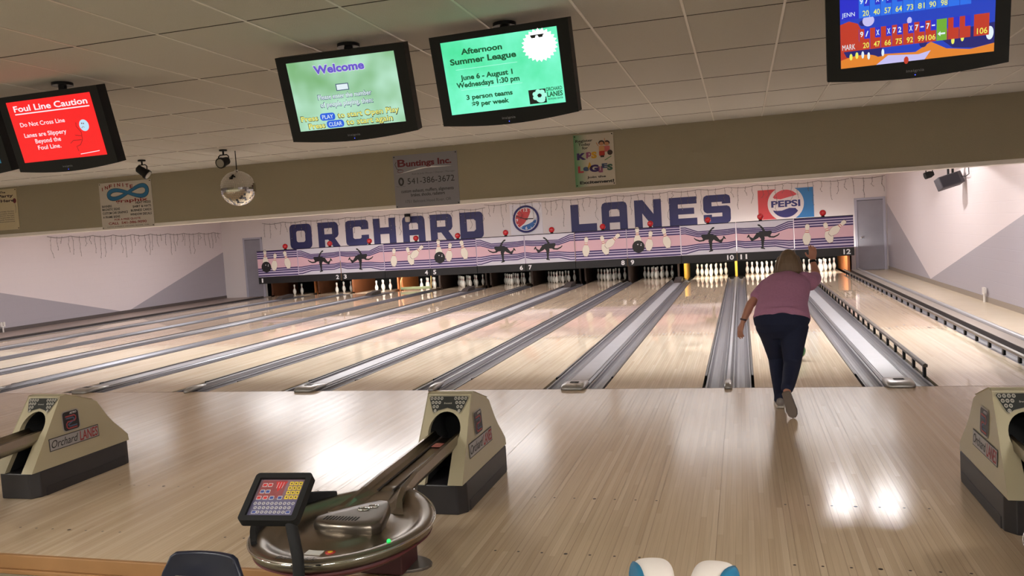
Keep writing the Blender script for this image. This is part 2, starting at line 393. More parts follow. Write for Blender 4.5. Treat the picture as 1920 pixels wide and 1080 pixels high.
for i, (lx, ly) in enumerate([(-13., -8.), (-9., -8.5), (-4.5, -8.5), (0.2, -10.5), (3.2, -8.5)]):  # unseen fill panels added behind the camera to brighten the approach
    lamp_panel('ceiling_light', lx, ly, ZC-.05, 1.2, .6, LAMP['front'], 'added ceiling fill lamp %s' % ['in the far corner', 'far left behind the seats', 'left behind the seats', 'behind the photographer', 'right behind the seats'][i], 'added fill lamps', (252, 248, 242))
def add_area(name, loc, target, sx, sy, power, rgb=(1, .96, .92), parent=None, spread=None):
    ld = bpy.data.lights.new(name, 'AREA'); ld.shape = 'RECTANGLE'; ld.size = sx; ld.size_y = sy; ld.energy = power; ld.color = rgb
    if spread: ld.spread = spread
    o = bpy.data.objects.new(name, ld); col.objects.link(o); o.location = loc
    o.rotation_euler = (Vector(target)-Vector(loc)).to_track_quat('-Z', 'Y').to_euler(); return o
# spot lamp grazing the right wall
sl = bpy.data.lights.new('wall_spot_lamp', 'SPOT'); sl.energy = LAMP['spot']; sl.spot_size = math.radians(144); sl.spot_blend = .08; sl.shadow_soft_size = .03; sl.color = (1, .97, .95)
so = bpy.data.objects.new('wall_spot_lamp', sl); col.objects.link(so); so.location = (XR-1.6, 8.7, 3.04); so.rotation_euler = (0, math.radians(-3), 0)
# pin deck lamps, switched on over lanes 3, 4, 10, 11 and 12
for n, k in ((3, .9), (4, .6), (10, 1.), (11, 1.), (12, 1.), (1, .03), (2, .12), (5, .07), (6, .07), (7, .06), (8, .06), (9, .10)):
    xc = sum(EDGE[n])/2
    add_area('pin_lamp', (xc, 17.25, .70), (xc, 18.7, .12), .9, .05, LAMP['pin']*k, (1, .97, .88) if n != 10 else (1., 1., .86))
# ------------------------------------------------------------------ lanes, gutters, dividers
MARK = mat('lane_mark', (70, 44, 30), .3)
LEND = 19.15
lane0 = None
for n in range(12, 0, -1):
    if lane0 is None:
        b = MB(); b.box(0, LW, .001, LEND, -.1, 0, LANE); lo = b.build('bowling_lane')
        b = MB()
        for k in range(-3, 4):
            ax = LW/2+k*.1355; ay = 4.86-abs(k)*.19
            b.add([(ax-.018, ay-.10, .0008), (ax+.018, ay-.10, .0008), (ax, ay+.06, .0008)], [(0, 1, 2)], MARK)
        b.build('aiming_arrows', lo)
        b = MB()
        for dx, y0, y1 in ((-.29, 12.25, 13.2), (.27, 12.3, 13.15), (-.145, 10.45, 11.35), (.125, 10.45, 11.3)):
            b.box(LW/2+dx-.008, LW/2+dx+.008, y0, y1, .0002, .001, MARK)
        b.build('dash_marks', lo)
        lane0 = lo
    else:
        lo = copy_tree(lane0)
    lo.location = (EDGE[n][0], 0, 0)
    tag(lo, 'polished maple bowling lane leading to the pins under number %d' % n, 'bowling lane', 'bowling lanes')
b = MB(); b.box(XL, XR, -.003, .0008, -.09, .0012, mat('foul_line', (120, 96, 80), .4)); struct(b.build('trim_4'))

def gutter_mesh(wd, name):
    prof = [(-wd/2, -.006), (-wd/2+.012, -.006)]
    for i in range(9):
        a = PI+PI*i/8; prof.append(((wd/2-.02)*math.cos(a), -.01+.062*math.sin(a)))
    prof += [(wd/2-.012, -.006), (wd/2, -.006)]
    low = [(wd/2, -.09), (-wd/2, -.09)]
    b = MB(); loop = prof+low; n = len(loop)
    b.loft([[(p[0], .001, p[1]) for p in loop], [(p[0], 17.5, p[1]) for p in loop]], GUTTER, cap=True, smooth=False)
    return b
def place_gutter(xc, wd, label, cache={}):
    if wd not in cache:
        o = gutter_mesh(wd, 'gutter').build('lane_gutter'); cache[wd] = o
    else: o = copy_tree(cache[wd])
    o.location = (xc, 0, 0); tag(o, label, 'gutter', 'gutters beside the lanes')
def folded_rail(xc, side, label, cache={}):
    if 'r' not in cache:
        t = empty('bumper_rail'); b = MB(); b.box(-.012, .012, .75, 17.3, -.0995, .006, DARKRAIL); b.build('bar', t, bevel=.003)
        b = MB(); b.box(-.012, .012, .68, .7499, -.0995, .008, BLACK); b.build('end_stop', t, bevel=.006)
        cache['r'] = t
    else: t = copy_tree(cache['r'])
    t.location = (xc, 0, 0); tag(t, label, 'bumper rail', 'folded bumper rails')
def divider(xl, xr, wide, label, side_names):
    wd = xr-xl; g = .214 if wide else .228; cw = wd-2*g; xc = (xl+xr)/2
    place_gutter(xl+g/2+.0155, g-.031, 'grey metal gutter along the right edge of lane %s' % side_names[0])
    place_gutter(xr-g/2-.0155, g-.031, 'grey metal gutter along the left edge of lane %s' % side_names[1])
    t = empty('lane_divider', (xc, 0, 0)); tag(t, label, 'lane divider', 'wide lane dividers' if wide else 'narrow lane dividers')
    h = cw/2
    if wide:
        b = MB(); h -= .003; b.prism([(-h, -.09), (h, -.09), (h, .004), (h-.02, .018), (-h+.02, .018), (-h, .004)], 'Y', .16, 17.2, CAPCHROME); b.build('channel', t)
        b = MB(); b.box(-h+.03, h-.03, .2, 15.6, .0185, .026, CAPPLATE); b.build('top_plate', t, bevel=.004)
        # rounded nose over the foul line
        b = MB(); rings = []
        for y, k, zt in ((-.075, .62, .016), (-.07, .80, .030), (-.05, .95, .042), (-.01, 1.02, .052), (.08, 1.04, .058), (.18, 1.04, .055), (.28, .98, .042), (.36, .86, .029)):
            hh = h*k; zt_ = zt
            rings.append([(-hh, y, .0015), (-hh, y, zt_*.6), (-hh*.9, y, zt_*.92), (-hh*.6, y, zt_), (0, y, zt_*1.02), (hh*.6, y, zt_), (hh*.9, y, zt_*.92), (hh, y, zt_*.6), (hh, y, .0015)])
        b.loft(rings, mat('nose_grey', (170, 168, 166), .28, metal=.5)); b.build('nose_cap', t)
        b = MB()
        for k in range(3): b.box(-.05, .05, .06+k*.03, .072+k*.03, .0585, .0605, MATBLACK)
        b.build('vent_slots', t)
        # ball return hatch at the far end
        b = MB(); b.loft([[(-h*.9, 15.7, .02), (h*.9, 15.7, .02), (h*.9, 16.5, .02), (-h*.9, 16.5, .02)], [(-h*.75, 15.9, .11), (h*.75, 15.9, .11), (h*.85, 16.5, .15), (-h*.85, 16.5, .15)]], DARKRAIL, smooth=False)
        b.build('far_hatch', t, bevel=.01)
    else:
        b = MB(); h -= .003; b.prism([(-h, -.09), (h, -.09), (h, .0), (h*.5, .035), (-h*.5, .035), (-h, .0)], 'Y', .12, 17.2, CAPCHROME); b.build('channel', t)
        b = MB(); b.box(-h*.35, h*.35, .3, 17.1, .0355, .040, CAPPLATE); b.build('top_plate', t)
        b = MB(); rings = []
        for y, k, zt in ((-.075, .6, .02), (-.06, .9, .04), (.0, 1.05, .055), (.14, 1.05, .06), (.26, .8, .045), (.34, .6, .038)):
            hh = h*k; rings.append([(-hh, y, .0015), (-hh, y, zt*.7), (-hh*.6, y, zt), (hh*.6, y, zt), (hh, y, zt*.7), (hh, y, .0015)])
        b.loft(rings, mat('nose_grey', (170, 168, 166), .28, metal=.5)); b.build('nose_cap', t)
    return g
for n in range(1, 12):
    wide = n % 2 == 1
    xl, xr = EDGE[n][1], EDGE[n+1][0]
    g = divider(xl, xr, wide, '%s grey metal divider between lanes %s and %s' % ('wide' if wide else 'narrow', ORD[n], ORD[n+1]), (ORD[n], ORD[n+1]))
    folded_rail(xl+.0145, 1, 'dark bumper rail folded flat along the right edge of lane %s' % ORD[n])
    if n != 11: folded_rail(xr-.0145, -1, 'dark bumper rail folded flat along the left edge of lane %s' % ORD[n+1])
place_gutter(EDGE[1][0]-.114, .228, 'grey metal gutter along the left edge of lane one')
place_gutter(EDGE[12][1]+.114, .228, 'grey metal gutter along the right edge of lane twelve')
b = MB(); b.box(EDGE[1][0]-.30, EDGE[1][0]-.229, .002, 17.4, -.09, .05, DARKRAIL); tag(b.build('edge_curb', bevel=.008), 'dark curb beside the gutter of lane one along the left aisle', 'curb')
# raised bumpers of lane 12
def raised_rail(xc, y0, label, ny, pitch, hh):
    t = empty('raised_bumper', (xc, 0, 0)); tag(t, label, 'bumper rail', 'raised bumper rails of the last lane')
    b = MB(); b.prism([(-.022, hh-.03), (.022, hh-.03), (.024, hh), (.0, hh+.014), (-.024, hh)], 'Y', y0, 17.3, mat('bumper_bar', (98, 88, 82), .4)); b.build('bar', t, bevel=.004)
    for k in range(ny):
        y = y0+.06+k*pitch
        if k == 0:
            q = MB(); q.box(-.014, .014, y-.03, y+.03, -.0055, hh-.028, BLACK); p0 = q.build('post', t, bevel=.003); base = y
        else:
            p = p0.copy(); col.objects.link(p); p.parent = t; p.location = (0, y-base, 0)
raised_rail(EDGE[12][0]-.026, .48, 'black posted bumper rail raised on the left edge of lane twelve', 30, .562, .135)
raised_rail(EDGE[12][1]+.03, .08, 'black posted bumper rail raised along the right edge of lane twelve beside the aisle', 30, .575, .10)
t = empty('edge_pipe_rail', (EDGE[12][1]+.34, 0, 0)); tag(t, 'grey curb with round pipe along the aisle right of lane twelve', 'curb')
b = MB(); b.box(-.11, .11, .002, 17.4, -.095, .075, mat('curb_grey', (150, 140, 132), .4)); b.build('curb', t, bevel=.008)
b = MB(); b.tube([(.085, .0, .09), (.085, 17.4, .09)], .032, mat('pipe_grey', (170, 168, 172), .3, metal=.4), 10); b.build('pipe', t)
b = MB(); b.box(-.112, -.108, .002, 17.4, -.09, .07, DARKRAIL); b.build('side_strip', t)

# ------------------------------------------------------------------ kickback panels between the pin decks
def kick(xc, wd, label, front, mt, hgt=.72, zl=-.09):
    y0 = front
    pr = [(y0+.18, zl), (19.85, zl), (19.85, hgt), (y0+.05, hgt), (y0, hgt-.12), (y0+.02, .28), (y0+.12, .06)]
    t = empty('kickback_panel', (xc, 0, 0)); tag(t, label, 'kickback panel', 'kickback panels by the pins')
    b = MB(); b.prism(pr, 'X', -wd/2, wd/2, mt); b.build('panel', t)
    b = MB(); b.box(-wd/2-.004, wd/2+.004, y0-.012, y0+.03, .02, hgt-.08, YELLOW_WOOD if mt.name == 'kick_yellow' else mt); b.build('front_edge', t, bevel=.004)
for n in range(1, 12):
    xl, xr = EDGE[n][1], EDGE[n+1][0]
    if n % 2:
        kick(xl+.25, .05, 'wooden kickback panel right of the pins of lane %s' % ORD[n], 18.45 if n < 8 else 17.62, (ORANGE_WOOD if n < 5 else SHADED_WOOD) if n != 9 else SHADED_WOOD)
        kick(xr-.25, .05, 'wooden kickback panel left of the pins of lane %s' % ORD[n+1], 18.35 if n < 8 else 17.62, (mat('kick_shaded', (98, 58, 36), .5) if n < 3 else ORANGE_WOOD if n < 5 else SHADED_WOOD) if n != 9 else mat('kick_yellow', (200, 150, 60), .5))  # the darker wood of the first lanes has the missing lamp light painted in
    else:
        kick((xl+xr)/2, .06, 'thin wooden kickback panel between the pins of lanes %s and %s' % (ORD[n], ORD[n+1]), 18.02 if n < 7 else 17.62, (mat('kick_half_shaded', (126, 74, 44), .5) if n < 3 else ORANGE_WOOD if n < 4 else SHADED_WOOD) if n < 9 else mat('kick_yellow', (200, 150, 60), .5))  # dimmer copy of the orange wood, shade put into the colour
kick(EDGE[1][0]-.26, .05, 'wooden kickback panel left of the pins of lane one', 18.05, mat('kick_shaded', (98, 58, 36), .5))
kick(EDGE[12][1]+.15, .06, 'orange wooden kickback panel right of the pins of lane twelve', 17.2, ORANGE_WOOD, zl=.0)

# ------------------------------------------------------------------ pins
pp = [(.0001, 0), (.0258, 0), (.031, .010), (.0359, .019), (.0497, .057), (.0573, .0857), (.0605, .1143), (.058, .149), (.047, .184), (.0314, .219), (.025, .238), (.0228, .254), (.0238, .276), (.0266, .298), (.0306, .3207), (.0323, .343), (.031, .357), (.025, .370), (.014, .379), (.0001, .381)]
pin0 = MB().lathe(pp, PINWHITE, 20).build('bowling_pin')
b = MB()
for z0, z1, r0, r1 in ((.234, .243, .0263, .0248), (.262, .271, .0235, .0240)):
    b.lathe([(r0, z0), (r0+.0006, z0+.001), (r1+.0006, z1-.001), (r1, z1)], PINRED, 20)
b.build('neck_rings', pin0)
SPOTS = [('front', 0, 0), ('second-row left', -.1524, .264), ('second-row right', .1524, .264), ('third-row left', -.3048, .528), ('third-row middle', 0, .528), ('third-row right', .3048, .528),
         ('back-row far left', -.4572, .792), ('back-row inner left', -.1524, .792), ('back-row inner right', .1524, .792), ('back-row far right', .4572, .792)]
first = True
KEEP = {1: (0, 2, 4), 2: (0, 2, 4, 5), 3: (0, 2, 4, 5), 4: (0, 2, 4, 5, 8)}
for n in range(1, 13):
    xc = sum(EDGE[n])/2
    for i, (nm, dx, dy) in enumerate(SPOTS):
        if n in KEEP and i not in KEEP[n]: continue
        p = pin0 if first else copy_tree(pin0); first = False
        p.location = (xc+dx, 18.288+dy, 0); p.rotation_euler = (0, 0, random.uniform(0, 6))
        tag(p, '%s white bowling pin standing on lane %s' % (nm, ORD[n]), 'bowling pin', 'pins on lane %s' % ORD[n])
# pinsetter sweep bar lowered in front of the pins of lane four
t = empty('sweep_bar', (sum(EDGE[4])/2, 17.75, 0)); tag(t, 'green-grey pinsetter sweep bar lowered in front of the pins of lane four', 'sweep bar')
SWG = mat('sweep_green', (120, 126, 96), .4, metal=.3)
b = MB(); b.box(-.58, .56, -.03, .03, .04, .13, SWG); b.build('bar', t, bevel=.01)
for s in (-1, 1):
    b = MB(); b.tube([(s*.57, 0, .06), (s*.575, .03, .35), (s*.52, .2, .62)], .026, mat('sweep_arm', (150, 120, 70), .4, metal=.3)); b.build('arm', t)

# ------------------------------------------------------------------ masking units with artwork
SX = [MX0]+[(EDGE[n][1]+EDGE[n+1][0])/2+.045 for n in range(1, 12)]+[MX1]
YM = 17.1
PZ0, PZ1 = .762, 1.684
def pin2d(cx, cz, h, ang):
    out = [(r*1.22, z) for r, z in pp[1:]]; s = h/.381
    L_ = [(-r, z) for r, z in out]+[(r, z) for r, z in out[::-1]]
    ca, sa = math.cos(ang), math.sin(ang)
    return [(cx+((x_)*ca+(z_-.19)*sa)*s, cz+(-(x_)*sa+(z_-.19)*ca)*s) for x_, z_ in L_]
def band2d(cx, cz, h, ang, z0, z1, hw):
    s = h/.381; ca, sa = math.cos(ang), math.sin(ang)
    return [(cx+((x_)*ca+(z_-.19)*sa)*s, cz+(-(x_)*sa+(z_-.19)*ca)*s) for x_, z_ in ((-hw, z0), (hw, z0), (hw, z1), (-hw, z1))]
BOWLER = [(1015, 245), (1038, 240), (1036, 258), (1010, 275), (988, 318), (984, 334), (1020, 338), (1052, 350), (1074, 382), (1094, 408), (1115, 398), (1134, 376), (1130, 362), (1145, 357), (1166, 394), (1152, 396), (1141, 388),
          (1113, 446), (1090, 440), (1042, 418), (1024, 404), (1008, 424), (1002, 470), (1000, 530), (1015, 545), (1000, 555), (965, 563), (962, 554), (980, 540), (974, 480), (962, 424), (966, 405), (930, 408), (910, 424), (860, 432), (816, 414),
          (794, 390), (800, 380), (817, 396), (860, 412), (893, 408), (899, 395), (884, 372), (882, 350), (902, 336), (938, 342), (955, 334), (975, 290), (1000, 262)]
def bow(u0, u1, mirror, W, H):
    o = []
    for x_, y_ in BOWLER:
        u = (x_-640)/640; v = 1-(y_-(228-.06*(x_-640)))/385
        if mirror: u = 1-u
        o.append((u*W, v*H))
    return o
SA = [(.02, .02), (.10, .10), (.185, .185), (.27, .27)]
TOPB = [[.07, .07, .23, .21, .19], [.14, .14, .285, .265, .235], [.205, .205, .335, .315, .285], [.27, .27, .39, .37, .335]]
BOTB = [[.69, .69, .645, .645, .61], [.765, .765, .71, .71, .66], [.84, .84, .765, .765, .71], [.94, .94, .84, .84, .775]]
UB = [0, .09, .32, .85, 1.]
for i in range(12):
    n = i+1; x0, x1 = SX[i], SX[i+1]; W = x1-x0-.012; H = PZ1-PZ0; kind = 'ABCD'[i % 4]
    desc = {'A': 'a black ball and three pins', 'B': 'a black bowler silhouette facing left', 'C': 'a black bowler silhouette facing right', 'D': 'three pins, one tipping over'}[kind]
    t = empty('masking_unit', (x0+.006, YM, 0)); tag(t, 'striped masking panel over lane %d painted with %s' % (n, desc), 'masking panel', 'masking units over the pins')
    b = MB(); b.box(0, W, 0, .04, PZ0, PZ1, LILAC); pn = b.build('art_panel', t, bevel=.003)
    g = MB(); z = lambda v: PZ0+H*(1-v)
    y1, y2, y3, y4, y5 = -.0012, -.0024, -.0036, -.0048, -.006
    th = .047*H if kind in 'AD' else .036*H
    if kind in 'AD':
        layer(g, [rect(.004, W-.004, z(.67), z(.285))], y1, PINK)
        for v in (.025, .105, .185, .27, .685, .765, .85, .955): layer(g, [rect(.004, W-.004, z(v)-th/2, z(v)+th/2)], y2, PURPLE)
        HH = H
        pins = [(.205, .28, .66, 0.), (.43, .44, .66, .17), (.735, .375, .68, -.22)] if kind == 'A' else [(.215, .52, .66, .08), (.57, .50, .66, -.25), (.735, .36, .64, .86)]
        for k, (u, v, hh, a) in enumerate(pins):
            yy = y3-.0012*k
            layer(g, [pin2d(u*W, z(v), hh*H*1.04, a)], yy, mat('pin_outline', (120, 84, 74), .5))
            layer(g, [pin2d(u*W, z(v), hh*H, a)], yy-.0004, CREAM)
            for za, zb, hw in ((.226, .238, .034), (.262, .272, .029)): layer(g, [band2d(u*W, z(v), hh*H, a, za, zb, hw)], yy-.0008, GRED)
        if kind == 'A':
            layer(g, [circ(.215*W, z(.615), .212*H)], y3-.005, GBLACK)
            for du, dv, r in ((-.01, .13, .02), (.05, .07, .02), (.055, .15, .014)): layer(g, [circ(.215*W+du*W, z(.615)+dv*H*.6, r*H)], y3-.006, GWHITE)
    else:
        mir = kind == 'C'
        U = [min(max(u*W, .014), W-.014) for u in UB]
        if mir: U = [W-u for u in U]
        tp = [(u, z(v)) for u, v in zip(U, TOPB[0])]; bt = [(u, z(v)) for u, v in zip(U, BOTB[3])]
        tpi = [(u, z(v)) for u, v in zip(U, TOPB[3])]; bti = [(u, z(v)) for u, v in zip(U, BOTB[0])]
        layer(g, [[(U[0], z(.005))]+[(U[-1], z(.005))]+tp[::-1]], y1, PALEGREY)
        layer(g, [[(U[0], z(.995))]+[(U[-1], z(.995))]+bt[::-1]], y1, PALEGREY)
        layer(g, [tpi+bti[::-1]], y1, PINK)
        for row in TOPB+BOTB: layer(g, [strip([(u, z(v)) for u, v in zip(U, row)], th)], y2, PURPLE)
        layer(g, [[(u_, PZ0+v_) for u_, v_ in bow(0, 1, mir, W, H)]], y4, GBLACK)
    g.build('painted_artwork', pn)
    b = MB(); b.box(0, W, -.012, .05, .515, PZ0-.003, FASCIA); fo = b.build('fascia', t, bevel=.004)
    g = MB(); s = str(n); hw = .055 if len(s) == 1 else .10
    cx = .09+hw if n % 2 else W-.09-hw
    if n == 1: cx = .15
    if n == 12: cx = W-.20
    zc = .635+(-.0 if n > 1 else .0)
    words(g, s, cx-hw, cx+hw, zc-.075, zc+.075, -.0135, GWHITE, bold=.03) if s != '1' else words(g, s, cx-.03, cx+.03, zc-.075, zc+.075, -.0135, GWHITE, bold=.03)
    g.build('lane_number', fo)
    b = MB(); b.box(0, W, -.004, .044, PZ1, PZ1+.022, BLACK); b.build('top_rail', t)
    if n in (2, 8, 10):
        b = MB(); b.box(W+.002, W+.0095, -.02, .04, .50, 1.2 if n == 2 else .80 if n == 8 else .70, mat('joint_brown', (150, 112, 66), .5)); b.build('joint_strip', t)
    if n == 7:
        b = MB(); b.box(W+.002, W+.0095, -.02, .04, .76, PZ1, mat('joint_brown', (150, 112, 66), .5)); b.build('joint_strip', t)
# red globes on top of the masking units
gx = [(-15.50, 1), (-13.73, 2), (-12.2, 3), (-10.47, 4), (-8.96, 5), (-7.28, 6), (-5.72, 7), (-4.05, 8), (-2.54, 9), (-.78, 10), (.77, 11), (2.55, 12)]
g0 = None
for xg, n in gx:
    if g0 is None:
        g0 = MB().sphere((0, 0, .112), .095, mat('globe_red', (190, 24, 36), .15, coat=.5), 20).build('red_globe')
        b = MB(); b.lathe([(.05, .0), (.055, .012), (.04, .024)], BLACK, 16); b.build('globe_base', g0); o = g0
    else: o = copy_tree(g0)
    o.location = (xg, YM+.02, PZ1+.0225); tag(o, 'glossy red globe sitting on the masking panel numbered %d' % n, 'globe lamp', 'red globes on the masking units')

# ------------------------------------------------------------------ wall lettering ORCHARD LANES
def fat(ch):
    """block letter in a unit box with holes"""
    c = .13
    def oct_(x0, x1, z0, z1, r): return rrect(x0, x1, z0, z1, r, 3)
    if ch == 'O': return [oct_(0, 1, 0, 1, c*1.3), oct_(.30, .70, .27, .73, .09)]
    if ch == 'D': return [[(0, 0)]+rrect(0, 1, 0, 1, .16, 3)[0:8]+[(0, 1)], [(.30, .27), (.60, .27), (.68, .34), (.68, .66), (.60, .73), (.30, .73)]]
    if ch == 'R': return [[(0, 0), (.30, 0), (.30, .30), (.46, .30), (.68, 0), (1.02, 0), (.78, .34), (.90, .40), (.96, .50), (.96, .84), (.90, .95), (.80, 1), (0, 1)], [(.30, .52), (.66, .52), (.66, .76), (.30, .76)]]
    if ch == 'C': return [[(.14, 0), (.86, 0), (.97, .05), (1, .14), (1, .40), (.68, .40), (.68, .30), (.62, .26), (.38, .26), (.32, .31), (.32, .69), (.38, .74), (.62, .74), (.68, .70), (.68, .62), (1, .62), (1, .86), (.97, .95), (.86, 1), (.14, 1), (.03, .95), (0, .86), (0, .14), (.03, .05)]]
    if ch == 'H': return [[(0, 0), (.30, 0), (.30, .38), (.70, .38), (.70, 0), (1, 0), (1, 1), (.70, 1), (.70, .64), (.30, .64), (.30, 1), (0, 1)]]
    if ch == 'A': return [[(0, 0), (.30, 0), (.30, .26), (.70, .26), (.70, 0), (1, 0), (1, .84), (.96, .95), (.86, 1), (.14, 1), (.04, .95), (0, .84)], [(.30, .48), (.70, .48), (.70, .68), (.64, .74), (.36, .74), (.30, .68)]]
    if ch == 'L': return [[(0, 0), (1, 0), (1, .28), (.31, .28), (.31, 1), (0, 1)]]
    if ch == 'N': return [[(0, 0), (.29, 0), (.29, .52), (.68, 0), (1, 0), (1, 1), (.71, 1), (.71, .48), (.32, 1), (0, 1)]]
    if ch == 'E': return [[(0, 0), (1, 0), (1, .25), (.32, .25), (.32, .39), (.90, .39), (.90, .61), (.32, .61), (.32, .75), (1, .75), (1, 1), (0, 1)]]
    if ch == 'S': return [[(.13, 0), (.87, 0), (.97, .05), (1, .15), (1, .48), (.96, .57), (.87, .61), (.31, .61), (.31, .75), (.69, .75), (.69, .68), (1, .68), (1, .86), (.97, .95), (.87, 1), (.13, 1), (.03, .95), (0, .86), (0, .50), (.04, .42), (.13, .37), (.69, .37), (.69, .24), (.31, .24), (.31, .32), (0, .32), (0, .14), (.03, .05)]]
LET = [('O', -15.80, -14.90), ('R', -14.64, -13.78), ('C', -13.53, -12.62), ('H', -12.43, -11.57), ('A', -11.31, -10.46), ('R', -10.26, -9.40), ('D', -9.16, -8.31)]
LET2 = [('L', -5.24, -4.375), ('A', -4.205, -3.36), ('N', -3.125, -2.26), ('E', -2.005, -1.135), ('S', -.935, -.095)]
for nm, LL, lb in (('wall_lettering', LET, 'big navy block letters spelling ORCHARD painted on the back wall'), ('wall_lettering', LET2, 'big navy block letters spelling LANES painted on the back wall')):
    t = empty(nm, (LL[0][1], YB-.002, 1.695)); tag(t, lb, 'painted lettering')
    for ch, a, b_ in LL:
        m_ = MB(); vs, fs = shape([[(p[0]*(b_-a)+a-LL[0][1], p[1]*.905) for p in lp] for lp in fat(ch)], -.002, .001); m_.add(vs, fs, NAVY); m_.build('letter', t)

# clock with white panel
t = empty('wall_clock', (-6.775, YB-.004, 2.235)); tag(t, 'round wall clock with red, white and blue face and navy rim', 'clock')
b = MB(); b.box(-.56, .56, -.012, 0, -.52, .52, mat('clock_panel', (232, 230, 238), .4)); b.build('backing_panel', t)
b = MB(); b.lathe([(.455, .012), (.46, .06), (.435, .085), (.40, .08), (.392, .05)], GNAVY, 40, axis='Y'); b.build('rim', t)
g = MB(); layer(g, [circ(0, 0, .40, n=40)], -.05, GWHITE)
R_ = .365
def arc(a0, a1, n, r=R_): return [(r*math.cos(a0+(a1-a0)*i/n), r*math.sin(a0+(a1-a0)*i/n)) for i in range(n+1)]
layer(g, [arc(math.radians(58), math.radians(228), 18)+[(-.06, -.14), (.05, .0), (.13, .15)]], -.052, GRED)
layer(g, [arc(math.radians(232), math.radians(368), 16)+[(.30, -.02), (.22, -.11), (.05, -.18), (-.1, -.22)]], -.052, GBLUE)
fc = g.build('face', t)
g = MB()
for s, cx, cz in (('12', 0, .30), ('3', .32, 0), ('6', 0, -.30), ('9', -.31, -.02)): words(g, s, cx-(.07 if len(s) > 1 else .035), cx+(.07 if len(s) > 1 else .035), cz-.05, cz+.05, -.054, GWHITE, bold=.02)
for k in range(12):
    if k % 3:
        a = PI*k/6; layer(g, [strip([(.31*math.sin(a), .31*math.cos(a)), (.36*math.sin(a), .36*math.cos(a))], .018)], -.054, GWHITE)
g.build('numerals', fc)
g = MB(); g.add(*shape([strip([(.06, -.03), (-.34, .12)], .024)], -.062, .002), GBLACK); g.build('minute_hand', t)
g = MB(); g.add(*shape([strip([(-.04, .01), (.26, .0)], .034)], -.066, .002), GBLACK); g.build('hour_hand', t)

# soft drink sign painted on the wall
t = empty('painted_drink_sign', (.74, YB-.002, 1.72)); tag(t, 'red and blue soft drink emblem with white disc painted above lane eleven', 'painted sign')
W, H = 1.64, .92
g = MB(); layer(g, [rect(0, W/2, 0, H)], -.002, GRED); layer(g, [rect(W/2, W, 0, H)], -.002, mat('sign_blue', (44, 118, 178), .45)); layer(g, [rect(.46, 1.18, .0, H)], -.003, WHITE)
layer(g, [[(0, 0), (.52, 0)]+[(W/2+.53*math.cos(a), H/2+.53*math.sin(a)) for a in [PI+1.05-(2.1)*i/14 for i in range(15)]]+[(.52, H), (0, H)]], -.0035, GRED)
layer(g, [[(W, 0), (1.12, 0)]+[(W/2+.53*math.cos(a), H/2+.53*math.sin(a)) for a in [-1.05+2.1*i/14 for i in range(15)]]+[(1.12, H), (W, H)]], -.0035, mat('sign_blue', (44, 118, 178), .45))
g.build('colour_fields', t)
g = MB(); layer(g, [circ(W/2, H/2, .535, n=44)], -.005, WHITE); g.build('disc', t)
g = MB(); cx, cz, r = W/2, H/2, .43
layer(g, [[(cx+r*math.cos(a), cz+r*math.sin(a)) for a in [math.radians(38+(150-38)*i/14) for i in range(15)]]+[(cx-.33, cz+.17), (cx-.15, cz+.14), (cx+.1, cz+.2), (cx+.25, cz+.23)]], -.0065, mat('emblem_red', (206, 76, 84), .45))
layer(g, [[(cx+r*math.cos(a), cz+r*math.sin(a)) for a in [math.radians(206+(326-206)*i/14) for i in range(15)]]+[(cx+.28, cz-.15), (cx+.1, cz-.14), (cx-.12, cz-.21), (cx-.28, cz-.21)]], -.0065, GNAVY)
g.build('waves', t)
g = MB(); words(g, 'PEPSI', cx-.43, cx+.43, cz-.105, cz+.105, -.0068, GNAVY, bold=.035); g.build('wordmark', t)

# glass jar lamp on the wall above the letters
t = empty('jar_lamp', (-11.0, YB-.22, 2.40)); tag(t, 'small glass jar lamp with black lid on the wall above the letter A', 'lamp')
b = MB(); b.lathe([(.001, .0), (.07, .005), (.09, .04), (.09, .15), (.07, .19)], mat('jar_glass', (190, 180, 168), .2), 16); b.build('jar', t)
b = MB(); b.lathe([(.10, .19), (.105, .2), (.105, .29), (.001, .295)], BLACK, 16); b.build('lid', t)
b = MB(); b.box(-.02, .02, .08, .2195, .1, .14, BLACK); b.build('wall_bracket', t)

# icicle light strings
WIRE = mat('icicle_wire', (96, 88, 84), .6); BULB = mat('icicle_bulb', (214, 206, 196), .3)
def icicle(name, p0, p1, zt, nd, lens, label, out):
    t = empty(name, (0, 0, 0)); tag(t, label, 'string lights', 'icicle light strings')
    P0, P1 = Vector(p0), Vector(p1); d = (P1-P0)
    b = MB(); pts = []
    for i in range(nd*3+1):
        q = P0+d*(i/(nd*3)); pts.append((q.x, q.y, zt-.05*abs(math.sin(PI*i/(nd*3)*nd/4))-.02))
    b.tube(pts, .0065, WIRE, 4, caps=False); b.build('wire', t)
    for i in range(nd):
        q = P0+d*((i+.5+random.uniform(-.25, .25))/nd); L_ = lens[i % len(lens)]*random.uniform(.75, 1.15); b = MB(); pts = []
        k = max(4, int(L_/.12)); du = d.normalized()
        for j in range(k+1):
            o_ = du*random.uniform(-.018, .018)*(1+2*(j/k)); pts.append((q.x+o_.x, q.y+o_.y, zt-.03-L_*j/k))
        b.tube(pts, .0048, WIRE, 4, caps=False)
        for j in range(1, k+1):
            s = random.choice((-1, 1)); c = Vector(pts[j])+du*s*.022+Vector((0, 0, .01))
            b.tube([pts[j], c], .005, WIRE if random.random() < .8 else BULB, 4)
        b.build('drop', t)
icicle('icicle_lights', (-16.9, YB-.03, 0), (-8.2, YB-.03, 0), 2.74, 40, (.45, .7, .3, .55), 'icicle light string hanging over the word ORCHARD', 1)
